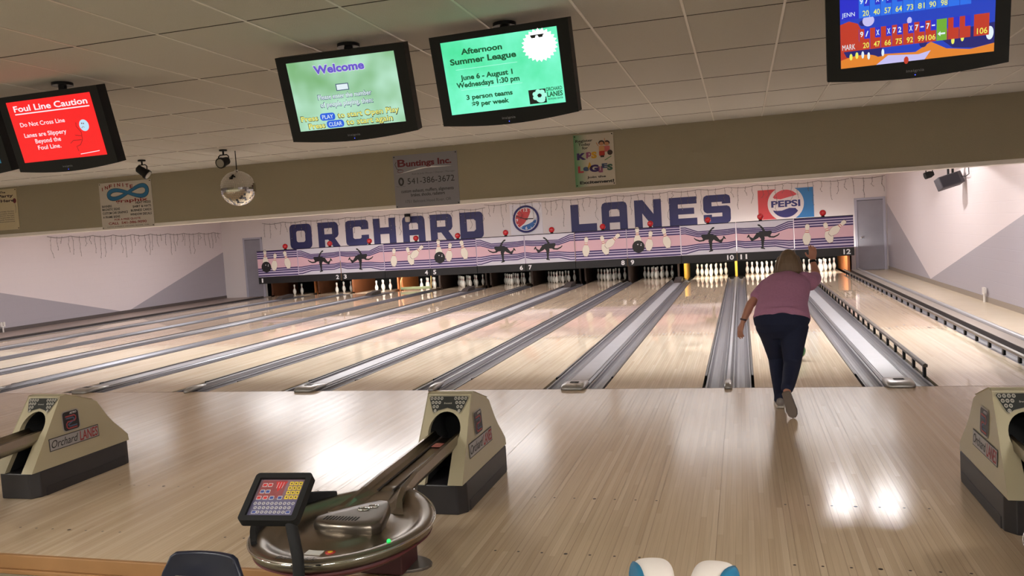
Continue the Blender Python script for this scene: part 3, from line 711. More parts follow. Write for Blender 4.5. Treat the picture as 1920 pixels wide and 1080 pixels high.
icicle('icicle_lights', (-8.2, YB-.125, 0), (3.4, YB-.125, 0), 2.83, 52, (.5, .35, .85, .3, .6), 'icicle light string hanging from the clock to the drink sign', 1)
icicle('icicle_lights', (XL+.03, 9.9, 0), (XL+.03, 17.9, 0), 2.52, 38, (.65, .4, .25, .5, .7), 'icicle light string hanging along the left wall', 1)
icicle('icicle_lights', (3.45, YB-.03, 0), (XR-.04, YB-.03, 0), 2.85, 4, (.5, .9, .3), 'icicle light string hanging over the right hand door', 1)

# ------------------------------------------------------------------ banners on the soffit
def banner(name, x0, x1, z0, z1, bg, label, tilt=0.):
    t = empty(name, (x0, YS-.002, z0)); t.rotation_euler = (0, tilt, 0); tag(t, label, 'banner', 'advertising banners on the beige soffit')
    b = MB(); b.box(0, x1-x0, -.008, 0, 0, z1-z0, bg); b.build('sheet', t)
    b = MB()
    for u, v in ((.02, .02), (x1-x0-.02, .02), (.02, z1-z0-.02), (x1-x0-.02, z1-z0-.02)): b.sphere((u, -.009, v), .009, MATBLACK, 8)
    b.build('screws', t); return t, x1-x0, z1-z0
F = -.0095
t, W, H = banner('repair_shop_banner', -4.715, -3.71, 2.25, 3.02, mat('banner_grey', (140, 138, 146), .4), 'grey car repair banner with maroon heading and phone number')
MAR = mat('maroon', (104, 30, 44), .5); INK = mat('ink', (38, 36, 38), .5); INK2 = mat('ink_soft', (84, 82, 88), .5)
g = MB(); words(g, 'B', .07*W, .20*W, .78*H, .92*H, F, MAR, bold=.02); g.build('initial', t); g = MB(); words(g, 'untings Inc.', .205*W, .91*W, .78*H, .89*H, F, MAR, bold=.035)
layer(g, [strip(circ(.11*W, .70*H, .045*W, .03*H, 14), .008)], F, MAR); layer(g, [strip([(.05*W, .88*H), (.03*W, .83*H), (.06*W, .74*H), (.13*W, .72*H)], .008)], F, INK)
g.build('heading', t)
g = MB(); layer(g, [[(.03*W, .64*H), (.1*W, .655*H), (.5*W, .725*H), (.92*W, .725*H), (.6*W, .755*H), (.4*W, .735*H)]], F, GWHITE); g.build('swoosh', t)
g = MB(); words(g, 'Rob & Judy Mason / Owner / Manager', .29*W, .96*W, .615*H, .645*H, F, INK2); words(g, '541-386-3672', .21*W, .94*W, .44*H, .555*H, F, INK)
words(g, 'custom exhaust, mufflers, alignments', .10*W, .92*W, .285*H, .345*H, F, INK, bold=.015); words(g, 'brakes, shocks, radiators', .25*W, .78*W, .205*H, .265*H, F, INK, bold=.015)
words(g, '1751 Belmont Hood River, OR', .16*W, .87*W, .085*H, .14*H, F, INK2); words(g, 'Tire Service', .03*W, .17*W, .40*H, .42*H, F, INK2); g.build('lettering', t)
g = MB(); layer(g, [circ(.11*W, .50*H, .045*W, .08*H)], F, INK); layer(g, [circ(.11*W, .50*H, .02*W, .045*H)], F-.001, mat('banner_grey', (140, 138, 146)))
for k in range(5): layer(g, [strip([(.075*W, (.45+.025*k)*H), (.145*W, (.455+.025*k)*H)], .004)], F-.0015, INK2)
g.build('tire_drawing', t)

def grad(name, c0, c1, x0, x1):
    m = mat(name, c0, .45); nt = m.node_tree; tc = nt.nodes.new('ShaderNodeTexCoord'); sp = nt.nodes.new('ShaderNodeSeparateXYZ'); mr = nt.nodes.new('ShaderNodeMapRange'); mx = nt.nodes.new('ShaderNodeMix'); mx.data_type = 'RGBA'
    nt.links.new(tc.outputs['Object'], sp.inputs[0]); nt.links.new(sp.outputs[0], mr.inputs[0]); mr.inputs[1].default_value = x0; mr.inputs[2].default_value = x1
    mx.inputs[6].default_value = lin(c0); mx.inputs[7].default_value = lin(c1); nt.links.new(mr.outputs[0], mx.inputs[0]); nt.links.new(mx.outputs[2], nt.nodes['Principled BSDF'].inputs['Base Color']); return m
t, W, H = banner('kids_league_banner', -1.99, -1.432, 2.357, 3.072, grad('poster_print_green', (86, 146, 98), (206, 196, 182), 0., .2), 'green and white kids league banner with cartoon children')
g = MB()
for s, a, c, z0, z1 in (('Register', .05, .48, .86, .91), ('Today', .12, .42, .79, .84), ('for', .21, .36, .72, .77)): words(g, s, a*W, c*W, z0*H, z1*H, F, INK, bold=.025)
words(g, 'Join the', .30*W, .77*W, .145*H, .195*H, F, INK, bold=.035); words(g, 'Excitement!', .11*W, .97*W, .05*H, .11*H, F, INK, bold=.045); g.build('lettering', t)
g = MB()
cs = {'p': mat('kid_purple', (62, 38, 104), .5), 'y': mat('kid_yellow', (214, 164, 50), .5), 'r': mat('kid_red', (176, 58, 70), .5), 'b': mat('kid_blue', (62, 84, 122), .5), 'g': mat('kid_green', (52, 92, 78), .5), 'm': mat('kid_mauve', (150, 80, 120), .5), 'v': mat('kid_violet', (70, 40, 80), .5)}
for ch, u0, u1, v0, v1, c in (('K', .07, .30, .52, .65, 'p'), ('i', .30, .35, .54, .66, 'm'), ('D', .34, .43, .57, .66, 'm'), ('S', .43, .57, .53, .66, 'y'), ('L', .08, .22, .27, .40, 'r'), ('e', .21, .35, .30, .38, 'b'), ('A', .32, .44, .34, .46, 'y'), ('G', .37, .60, .27, .41, 'p'), ('u', .58, .70, .25, .37, 'm'), ('E', .68, .82, .33, .42, 'b'), ('S', .81, .95, .28, .40, 'g')):
    words(g, ch, u0*W, u1*W, v0*H, v1*H, F-.0005*(1+ord(ch) % 3), cs[c], bold=.06)
g.build('coloured_letters', t)
g = MB(); SK = mat('print_skin', (196, 140, 104), .5); HR = mat('print_hair', (50, 34, 34), .5)
for cx, cz, cc in ((.70, .80, mat('print_orange', (206, 150, 96), .5)), (.83, .79, mat('print_rose', (190, 96, 96), .5))):
    layer(g, [circ(cx*W, cz*H+.012, .075*W, .048*H)], F, HR); layer(g, [circ(cx*W, cz*H, .055*W, .035*H)], F-.001, SK); layer(g, [rrect((cx-.07)*W, (cx+.07)*W, (cz-.15)*H, (cz-.04)*H, .01)], F-.0005, cc)
layer(g, [strip([(.62*W, .76*H), (.57*W, .83*H)], .012)], F, SK); layer(g, [strip([(.79*W, .80*H), (.78*W, .90*H)], .012)], F-.0015, SK)
layer(g, [rrect(.63*W, .77*W, .57*H, .66*H, .012)], F-.001, mat('print_red', (184, 50, 40), .5)); layer(g, [rect(.66*W, .75*W, .54*H, .575*H)], F-.0012, HR)
layer(g, [circ(.90*W, .62*H, .065*W, .05*H)], F-.002, HR); layer(g, [strip([(.76*W, .48*H), (.93*W, .55*H)], .012)], F, mat('print_green', (100, 140, 96), .5)); g.build('children_drawing', t)

t, W, H = banner('sign_shop_banner', -10.005, -8.98, 2.255, 3.014, mat('banner_cream', (204, 196, 186), .45), 'white sign maker banner with blue infinity loop')
g = MB(); BL = mat('loop_blue', (44, 116, 164), .5); DR = mat('dark_red', (142, 44, 44), .5)
def loopband(sc_, wd):
    pts = []
    for i in range(83):
        a = 2*PI*i/80; pts.append((.55*W+.37*W*math.cos(a), .755*H+.10*H*math.sin(2*a)*(1+.15*math.cos(a))+.02*W*math.cos(a)))
    return pts
P_ = loopband(1, 1)
for wdt, mt, yy in ((.066, INK, F), (.054, BL, F-.001)):
    for i in range(0, 80): layer(g, [strip(P_[i:i+3], wdt*(.8+.35*abs(math.cos(2*PI*(i+1)/80))))], yy-.00001*i, mt)
g.build('infinity_loop', t)
g = MB()
for i, ch in enumerate('INFINITE'):
    a = i/7; cx = (.07+.56*a)*W; cz = (.80+.10*math.sin(PI*(a*.75+.1)))*H
    words(g, ch, cx-(.03 if ch != 'I' else .008)*W, cx+(.03 if ch != 'I' else .008)*W, cz, cz+.075*H, F-.002, DR, bold=.03)
words(g, 'graphix', .30*W, .92*W, .555*H, .625*H, F-.003, DR, bold=.02)
for s, a, c, v in (('BANNERS', .03, .22, .47), ('MAGNETIC SIGNS', .03, .37, .40), ('CUSTOM CAR GRAPHICS', .03, .52, .32), ('A FRAME SIGNS', .03, .36, .235), ('HEAT PRESS', .68, .97, .50), ('SHIRT & HATS', .62, .97, .42), ('BUSINESS CARDS', .58, .97, .34), ('WINDOW DECALS', .56, .97, .255)):
    words(g, s, a*W, c*W, v*H, (v+.05)*H, F, INK, bold=.02)
words(g, 'FOR A FREE QUOTE', .25*W, .75*W, .175*H, .215*H, F, DR, bold=.02); words(g, 'CALL  541-386-9090', .13*W, .86*W, .09*H, .145*H, F, DR, bold=.025); words(g, '12TH STREET HOOD RIVER, OR', .1*W, .9*W, .03*H, .055*H, F, INK2)
g.build('lettering', t)

t, W, H = banner('party_banner', -12.45, -11.72, 2.37, 3.07, mat('party_paper', (206, 192, 158), .5, var=.06, vscale=9), 'cream party banner cut off by the left edge of the picture')
g = MB()
for s, a, c, v0, v1 in (('The', .50, .68, .90, .95), ('Party', .45, .90, .80, .87), ('Here', .52, .92, .68, .75)): words(g, s, a*W, c*W, v0*H, v1*H, F, mat('party_ink', (50, 30, 44), .5), bold=.03)
for k, s in enumerate(('Birthday Parties', 'Company Events', 'Church Groups', 'Corporate Fun', 'Family Fundraising', 'Reunions')): words(g, s, .42*W, .88*W, (.44-.05*k)*H, (.465-.05*k)*H, F, INK2, bold=.02)
g.build('lettering', t)
g = MB(); layer(g, [circ(.97*W-.03, .70*H, .05*W, .06*H)], F, mat('balloon_maroon', (116, 40, 52), .5)); layer(g, [strip([(.93*W, .64*H), (.95*W, .52*H), (.93*W, .4*H)], .006)], F, INK2); g.build('balloon', t)
# ------------------------------------------------------------------ ceiling-hung screens
def tv(loc, tilt, yaw, label, bg, W=.765, H=.452, FW=.912, FH=.56, dark=False):
    t = empty('television', loc, (math.radians(tilt), 0, math.radians(yaw))); tag(t, label, 'television', 'screens hanging over the approach')
    hw, hh = FW/2, FH/2
    out = [(-hw, hh), (-hw, -hh+.03)]+[(-hw+FW*i/12, -hh-.03*math.sin(PI*i/12)) for i in range(13)]+[(hw, -hh+.03), (hw, hh)]
    m_ = MB(); vs, fs = shape([out[::-1]], .045, .045); m_.add(vs, fs, BLACK); m_.build('bezel', t, bevel=.006, weld=True)
    b = MB(); b.box(-hw*.82, hw*.82, .09, .15, -hh*.75, hh*.8, MATBLACK); b.build('rear_case', t, bevel=.02)
    s = MB(); s.box(-W/2, W/2, -.002, .001, -H/2+.012, H/2+.012, bg); so_ = s.build('screen', t)
    g = MB(); words(g, 'insignia', -.045, .045, -hh+.005, -hh+.019, -.0012, mat('logo_grey', (120, 120, 124), .4)); g.build('maker_mark', t)
    g = MB(); g.lathe([(.003, .0015), (.0001, .002)], glow('led_blue', (60, 80, 255), 3), 8, c=(0, 0, -hh-.012), axis='Y'); g.build('power_light', t)
    # mount straight up to the ceiling
    c, s_ = math.cos(math.radians(tilt)), math.sin(math.radians(tilt))
    up = Vector((0, s_, c)); base = Vector((0, .11, .05)); wz = ZC-loc[2]
    L_ = (wz-(base.y*s_+base.z*c))
    e = base+up*L_
    b = MB(); b.tube([base, e], .03, BLACK, 12); b.build('ceiling_pole', t)
    b = MB(); b.tube([e-up*.022, e-up*.001], .075, BLACK, 20); b.build('ceiling_plate', t)
    b = MB(); b.box(-.1, .1, .1, .17, -.08, .12, BLACK); b.build('mount_bracket', t)
    return t, so_, (lambda u: (u-.5)*W), (lambda v: (.5-v)*H+.012)
def stext(g, body, U, V, u0, u1, v0, v1, mt, y=-.0035, outline=None, **k):
    if outline:
        kk = dict(k); kk['bold'] = k.get('bold', 0)+.02
        d = .004; words(g, body, U(u0)-d, U(u1)+d, V(v1)-d, V(v0)+d, y+.0005, outline, **kk)
    words(g, body, U(u0), U(u1), V(v1), V(v0), y, mt, **k)
SW = glow('screen_white', (250, 240, 245), 1.0)
# red screen
t, so_, U, V = tv((-4.64, -3.85, 2.74), 15, -.6, 'hanging screen with red foul line warning', glow('screen_red', (252, 26, 30), 1.0))
g = MB()
stext(g, 'Foul Line Caution', U, V, .07, .95, .07, .17, SW, bold=.02); layer(g, [rect(U(.07), U(.96), V(.215), V(.197))], -.0035, SW)
stext(g, 'Do Not Cross Line', U, V, .09, .63, .345, .415, SW, bold=.01); stext(g, 'Lanes are Slippery', U, V, .10, .61, .52, .59, SW, bold=.01); stext(g, 'Beyond the', U, V, .21, .52, .63, .70, SW, bold=.01); stext(g, 'Foul Line.', U, V, .22, .50, .74, .81, SW, bold=.01)
g.build('caption', so_)
g = MB(); layer(g, [circ(U(.835), V(.50), .042)], -.0035, glow('screen_pale_blue', (190, 225, 245), 1)); DKR = glow('screen_dark_red', (120, 8, 14), 1)
layer(g, [circ(U(.815), V(.465), .005)], -.004, DKR); layer(g, [circ(U(.835), V(.47), .005)], -.004, DKR); layer(g, [strip([(U(.80), V(.54)), (U(.82), V(.515)), (U(.835), V(.535))], .003)], -.004, DKR)
for P_ in ([(.78, .6), (.77, .72), (.73, .80)], [(.77, .66), (.70, .64)], [(.76, .72), (.66, .72), (.62, .76)], [(.73, .80), (.68, .82), (.69, .90)], [(.78, .6), (.74, .50), (.75, .44)]): layer(g, [strip([(U(a), V(b_)) for a, b_ in P_], .004)], -.0035, DKR)
layer(g, [strip([(U(.70), V(.95)), (U(.93), V(.925))], .005)], -.0035, SW); g.build('stick_figure', so_)
# welcome screen
mw = glow('screen_mint', (176, 226, 190), .95); nt = mw.node_tree
tc = nt.nodes.new('ShaderNodeTexCoord'); nz = nt.nodes.new('ShaderNodeTexNoise'); nz.inputs['Scale'].default_value = 3.2; cr = nt.nodes.new('ShaderNodeValToRGB')
cr.color_ramp.elements[0].position = .35; cr.color_ramp.elements[0].color = lin((128, 186, 128)); cr.color_ramp.elements[1].position = .6; cr.color_ramp.elements[1].color = lin((184, 232, 204))
nt.links.new(tc.outputs['Object'], nz.inputs['Vector']); nt.links.new(nz.outputs['Fac'], cr.inputs[0]); nt.links.new(cr.outputs[0], nt.nodes['Principled BSDF'].inputs['Emission Color'])
t, so_, U, V = tv((-2.273, -3.85, 2.755), 17, 1.5, 'hanging screen with pale green welcome message', mw)
SPU = glow('screen_purple', (104, 84, 200), 1); SDK = glow('screen_dark', (44, 50, 60), 1); SYE = glow('screen_yellow', (240, 232, 110), 1); SBL = glow('screen_blue', (36, 96, 220), 1); SGR = glow('screen_greyblue', (70, 90, 120), 1); SPW = glow('screen_pale', (226, 240, 246), 1)
g = MB(); stext(g, 'Welcome', U, V, .245, .715, .08, .20, SPU, bold=.04, outline=glow('screen_lilac', (214, 214, 240), 1)); g.build('heading', so_)
g = MB(); layer(g, [rect(U(.42), U(.54), V(.465), V(.365))], -.0033, SGR); layer(g, [rect(U(.428), U(.532), V(.453), V(.377))], -.0038, SPW)
g.build('entry_box', so_)
g = MB(); stext(g, 'Please enter the number', U, V, .235, .735, .50, .565, SPW, bold=.01, outline=SGR); stext(g, 'of people playing, then:', U, V, .245, .735, .61, .675, SPW, bold=.01, outline=SGR)
for a, v0, w1, c0, c1, word, rest, r0, r1 in (('Press', .785, .19, .215, .36, 'PLAY', 'to start Open Play', .385, .955), ('Press', .90, .245, .265, .43, 'CLEAR', 'to start again', .455, .885)):
    stext(g, a, U, V, .03 if word == 'PLAY' else .09, w1, v0, v0+.075, SYE, bold=.02, outline=SDK)
    layer(g, [rrect(U(c0), U(c1), V(v0+.088), V(v0-.02), .02)], -.0033, SBL); stext(g, word, U, V, c0+.02, c1-.02, v0+.005, v0+.065, SPW, bold=.005)
    stext(g, rest, U, V, r0, r1, v0-.01, v0+.065, SYE, bold=.01, outline=SDK)
g.build('caption', so_)
# green league screen
t, so_, U, V = tv((-1.192, -3.85, 2.765), 15, -3.8, 'hanging screen with bright green summer league notice', glow('screen_green', (112, 250, 196), 1.0))
mg = MATS['screen_green']; nt = mg.node_tree; tc = nt.nodes.new('ShaderNodeTexCoord'); nz = nt.nodes.new('ShaderNodeTexNoise'); nz.inputs['Scale'].default_value = 2.4; nz.inputs['Detail'].default_value = 6; cr = nt.nodes.new('ShaderNodeValToRGB')
cr.color_ramp.elements[0].position = .32; cr.color_ramp.elements[0].color = lin((62, 226, 150)); cr.color_ramp.elements[1].position = .6; cr.color_ramp.elements[1].color = lin((128, 255, 212))
nt.links.new(tc.outputs['Object'], nz.inputs['Vector']); nt.links.new(nz.outputs['Fac'], cr.inputs[0]); nt.links.new(cr.outputs[0], nt.nodes['Principled BSDF'].inputs['Emission Color'])
GD = glow('screen_dark_green', (6, 84, 46), 1); GL = glow('screen_light_green', (170, 255, 226), 1)
g = MB()
for s, a, c, v0, v1 in (('Afternoon', .17, .53, .115, .195), ('Summer League', .06, .64, .235, .315), ('June 6 - August 1', .13, .59, .465, .535), ('Wednesdays 1:30 pm', .085, .64, .565, .635), ('3 person teams', .155, .565, .745, .81), ('$9 per week', .195, .525, .845, .91)): stext(g, s, U, V, a, c, v0, v1, GD, bold=.035)
layer(g, [rect(U(.10), U(.64), V(.392), V(.385))], -.0033, GL); layer(g, [rect(U(.12), U(.66), V(.675), V(.668))], -.0033, GL); g.build('caption', so_)
g = MB(); sx_, sz_ = U(.845), V(.21); layer(g, [[(sx_+(.098 if k % 2 else .116)*math.cos(PI*k/24), sz_+(.085 if k % 2 else .1)*math.sin(PI*k/24)) for k in range(48)]], -.0033, glow('screen_sun', (255, 255, 255), 1.3))
for du in (-.035, .012): layer(g, [[(sx_+du-.018, sz_+.062), (sx_+du+.02, sz_+.062), (sx_+du+.012, sz_+.045), (sx_+du-.01, sz_+.045)]], -.004, glow('screen_black', (4, 10, 8), 1))
layer(g, [rect(sx_-.05, sx_+.035, sz_+.058, sz_+.063)], -.004, MATS['screen_black']); g.build('sun_drawing', so_)
g = MB(); layer(g, [rect(U(.70), U(.845), V(.975), V(.785))], -.0033, MATS['screen_black'])
for k in range(7): layer(g, [circ(U(.79)+.03*math.cos(k*.9), V(.87)+.025*math.sin(k*.9), .017, .014)], -.004, GL)
layer(g, [circ(U(.80), V(.94), .025, .012)], -.004, GL)
stext(g, 'ORCHARD', U, V, .85, .985, .775, .825, GD, bold=.02); stext(g, 'LANES', U, V, .855, .985, .835, .905, GD, bold=.03); stext(g, 'BOWLING CENTER', U, V, .86, .985, .92, .945, GD, bold=.02); g.build('emblem', so_)
# score screen
t, so_, U, V = tv((1.165, -3.85, 2.795), 15, -3.5, 'hanging screen at right with blue and orange bowling scores', glow('screen_score', (20, 60, 190), 1.0))
SO = glow('screen_orange', (226, 130, 40), 1); SR = glow('screen_scarlet', (190, 52, 32), 1); SB2 = glow('screen_royal', (32, 40, 200), 1); SB3 = glow('screen_azure', (36, 110, 230), 1); SY2 = glow('screen_lemon', (236, 236, 96), 1); SG2 = glow('screen_leaf', (110, 170, 50), 1); SNV = glow('screen_navy', (18, 22, 110), 1); SLV = glow('screen_lavender', (196, 190, 240), 1)
g = MB()
layer(g, [[(U(0), V(1)), (U(1), V(1)), (U(1), V(.90)), (U(.85), V(.94)), (U(.7), V(.9)), (U(.6), V(.80)), (U(.5), V(.90)), (U(.3), V(.88)), (U(0), V(.84))]], -.0026, SO)
layer(g, [[(U(0), V(.62)), (U(.12), V(.62)), (U(.14), V(.84)), (U(0), V(.9))]], -.0027, SR); layer(g, [[(U(.02), V(.80)), (U(.28), V(.80)), (U(.28), V(.9)), (U(.16), V(.92)), (U(.04), V(.87))]], -.0029, SNV)
layer(g, [circ(U(.14), V(.925), .09, .03)], -.003, SO); layer(g, [[(U(.24), V(1)), (U(.32), V(.9)), (U(.52), V(.93)), (U(.6), V(.90)), (U(.56), V(1))]], -.0031, SLV); layer(g, [circ(U(.44), V(.985), .012, .02)], -.0033, SR)
layer(g, [[(U(.62), V(.72)), (U(1), V(.66)), (U(1), V(.9)), (U(.88), V(.93)), (U(.74), V(.9))]], -.0028, SNV); layer(g, [circ(U(.70), V(.95), .06, .02)], -.003, SO); layer(g, [circ(U(.55), V(.80), .02, .025)], -.003, SNV)
for a, v in ((.07, .87), (.11, .86), (.74, .82), (.80, .80)): layer(g, [circ(U(a), V(v), .008, .018)], -.0032, SY2)
for a, v in ((.15, .86), (.19, .88), (.285, .86)): layer(g, [circ(U(a), V(v), .007, .02)], -.0032, SPW)
layer(g, [circ(U(.97), V(.78), .018, .035)], -.0032, SPW); layer(g, [circ(U(.19), V(.46), .03)], -.0031, SLV); layer(g, [circ(U(.155), V(.48), .02, .016)], -.003, SNV); layer(g, [circ(U(.46), V(.52), .012, .018)], -.003, SLV); layer(g, [rect(U(.45), U(.47), V(.60), V(.545))], -.003, SLV)
layer(g, [[(U(0), V(.55)), (U(0), V(.47)), (U(.06), V(.44)), (U(.12), V(.48)), (U(.14), V(.55))]], -.0029, SR)
g.build('backdrop_picture', so_)
g = MB(); layer(g, [rect(U(.86), U(1.), V(.30), V(.1))], -.0033, SB2)
def row(vt, vb, name, marks, scores, cell, box):
    layer(g, [rect(U(.0), U(.125), V(vb), V(vt))], -.0034, box); stext(g, name, U, V, .012, .10, vb-.085, vb-.02, SPW, y=-.0042)
    for i in range(10):
        u = .128+.0725*i; layer(g, [rect(U(u), U(u+.069), V(vb), V(vt))], -.0034, cell)
        layer(g, [rect(U(u+.034), U(u+.069), V(vt+(vb-vt)*.48), V(vt))], -.0038, SB2)
        if i < len(marks):
            mk = marks[i]
            for j, ch in enumerate(mk):
                if ch == ' ': continue
                a = u+(.006 if j == 0 and len(mk) > 1 else .041); stext(g, ch, U, V, a, a+.021, vt+.03 if ch != '-' else vt+.055, vt+.095 if ch != '-' else vt+.07, SPW, y=-.0043, bold=.02)
        if i < len(scores):
            s = scores[i]; stext(g, s, U, V, u+.066-.021*len(s), u+.066, vb-.085, vb-.02, SY2, y=-.0043, bold=.01)
g.build('score_row', so_); g = MB(); row(.16, .42, 'JENN', ['9/', ' X', '7/', ' X', '62', '9-', '8-', '9-'], ['20', '40', '57', '64', '73', '81', '90', '98'], SB3, SB2)
g.build('score_row', so_); g = MB(); row(.55, .80, 'MARK', ['9/', ' X', ' X', '72', ' X', '7-', '7-'], ['20', '47', '66', '75', '92', '99', '106'], SR, SR)
layer(g, [rect(U(.635), U(.70), V(.80), V(.55))], -.004, SG2); layer(g, [[(U(.642), V(.72)), (U(.66), V(.69)), (U(.66), V(.75))]], -.0044, SPW); layer(g, [rect(U(.66), U(.69), V(.73), V(.71))], -.0044, SPW)
layer(g, [rect(U(.87), U(.965), V(.80), V(.55))], -.0036, SR); stext(g, '106', U, V, .89, .955, .71, .78, SY2, y=-.0043, bold=.01)
g.build('score_row', so_)
# edge-of-frame screen
tv((-5.64, -3.85, 2.76), 15, 2, 'hanging screen cut off by the left edge beside the red warning screen', glow('screen_teal', (40, 120, 150), .8))

# ------------------------------------------------------------------ mirror ball, spotlights, speaker, wall sensors
t = empty('mirror_ball', (-6.255, .78, 2.60)); tag(t, 'silver mirror ball hanging before the beige soffit', 'mirror ball')
R_ = .232; b = MB(); NL = 26
MIR = mat('mirror_tile', (215, 212, 205), .06, metal=1.)
for i in range(NL):
    a0, a1 = PI*i/NL-PI/2, PI*(i+1)/NL-PI/2; rm = R_*math.cos((a0+a1)/2); k = max(6, int(2*PI*rm/.028))
    for j in range(k):
        t0, t1 = 2*PI*j/k, 2*PI*(j+1)/k; vs = []
        jx = random.uniform(-.0006, .0006); ca = Vector((math.cos((a0+a1)/2)*math.cos((t0+t1)/2), math.cos((a0+a1)/2)*math.sin((t0+t1)/2), math.sin((a0+a1)/2)))
        tt = [random.uniform(-.02, .02) for _ in range(2)]
        for (aa, th) in ((a0, t0), (a0, t1), (a1, t1), (a1, t0)):
            v = Vector((R_*math.cos(aa)*math.cos(th), R_*math.cos(aa)*math.sin(th), R_*math.sin(aa))); dlt = v-ca*R_; v = ca*R_+dlt*.94+ca*(tt[0]*dlt.z+tt[1]*(dlt.x-dlt.y))
            vs.append(v)
        b.add(vs, [(0, 1, 2, 3)], MIR)
b.build('mirror_tiles', t)
MB().sphere((0, 0, 0), R_*.985, mat('ball_core', (120, 116, 108), .5), 28).build('core', t)
b = MB(); b.tube([(0, 0, R_*.98), (0, 0, .4995)], .006, MATBLACK, 6); b.tube([(0, 0, R_*.97), (0, 0, R_*1.05)], .03, CHROME, 10); b.build('hanger', t)
def spot(loc, aim, label):
    t = empty('stage_spotlight', loc); tag(t, label, 'spotlight', 'stage spotlights on the ceiling')
    b = MB(); b.tube([(0, 0, -.02), (0, 0, -.001)], .05, MATBLACK, 14); b.tube([(0, 0, -.07), (0, 0, -.02)], .012, MATBLACK, 8); b.build('ceiling_base', t)
    b = MB(); b.tube([(-.075, 0, -.16), (-.075, 0, -.09), (-.05, 0, -.07), (.05, 0, -.07), (.075, 0, -.09), (.075, 0, -.16)], .008, MATBLACK, 6); b.build('yoke', t)
    c = Vector((0, 0, -.16)); a = Vector(aim).normalized()
    b = MB(); b.tube([c-a*.09, c-a*.07, c+a*.04, c+a*.05, c+a*.09], .05, MATBLACK, 16, radii=[.03, .052, .06, .07, .07]); b.build('can', t)
    b = MB(); b.tube([c+a*.0905, c+a*.093], .055, mat('spot_glass', (150, 146, 138), .15), 16); b.build('lens', t)
spot((-6.28, .55, ZC-.001), (.02, -.9, -.25), 'black spotlight on the ceiling right above the mirror ball')
spot((-7.72, .75, ZC-.001), (.7, .2, -.55), 'black spotlight on the ceiling left of the mirror ball')
# loudspeaker and small spot on the right wall
t = empty('loudspeaker', (XR-.29, 9.0, 2.27)); tag(t, 'dark grey loudspeaker on a bracket high on the right wall', 'loudspeaker')
SPK = mat('speaker_grey', (66, 62, 68), .6); SR_ = (math.radians(-14), math.radians(-15), math.radians(12))
b = MB(); b.box(-.225, .225, -.12, .12, -.12, .12, SPK); o = b.build('cabinet', t, bevel=.015); o.rotation_euler = SR_
b = MB(); b.box(-.20, .15, -.128, -.119, -.10, .10, mat('speaker_mesh', (42, 40, 48), .8)); o2 = b.build('grille', t); o2.rotation_euler = SR_
b = MB(); b.box(-.03, .0, -.03, .03, .09, .26, MATBLACK); b.box(.05, .08, -.03, .03, .10, .26, MATBLACK); b.box(-.14, .2895, -.04, .04, .26, .275, MATBLACK); b.build('wall_bracket', t)
b = MB(); b.tube([(.20, -.06, .08), (.22, -.3, .06), (.25, -.42, .10), (.26, -.36, .22), (.27, -.25, .28)], .008, MATBLACK, 6); b.build('cable', t)
t = empty('wall_spotlight', (XR-.25, 10.95, 2.50)); tag(t, 'small black spotlight high on the right wall beyond the loudspeaker', 'spotlight')
b = MB(); b.tube([(-.09, -.02, -.03), (.02, 0, 0), (.09, 0, .02)], .07, MATBLACK, 14, radii=[.075, .075, .045]); b.build('can', t)
b = MB(); b.box(0, .2495, -.015, .015, .12, .14, MATBLACK); b.box(-.07, -.055, -.02, .02, .02, .13, MATBLACK); b.box(.06, .075, -.02, .02, .02, .13, MATBLACK); b.box(-.07, .075, -.02, .02, .12, .14, MATBLACK); b.build('yoke', t)
SENS = mat('sensor_white', (222, 216, 210), .4)
for xs, yy, lb, s in ((XR-.05, 7.7, 'small white pronged stand on the floor against the right wall', -1), (XL+.06, 8.15, 'small white pronged stand on the floor against the left wall', 1)):
    t = empty('sensor_stand', (xs, yy, 0)); tag(t, lb, 'stand', 'white stands by the side walls')
    b = MB(); b.tube([(0, 0, 0), (0, 0, .17)], .02, SENS, 8); b.build('post', t)
    b = MB(); b.box(-.02, .02, -.07, -.01, .15, .27, SENS); b.box(-.02, .02, .01, .07, .15, .27, SENS); b.box(-.021, .021, -.07, .07, .145, .17, SENS); b.build('prongs', t, bevel=.004)

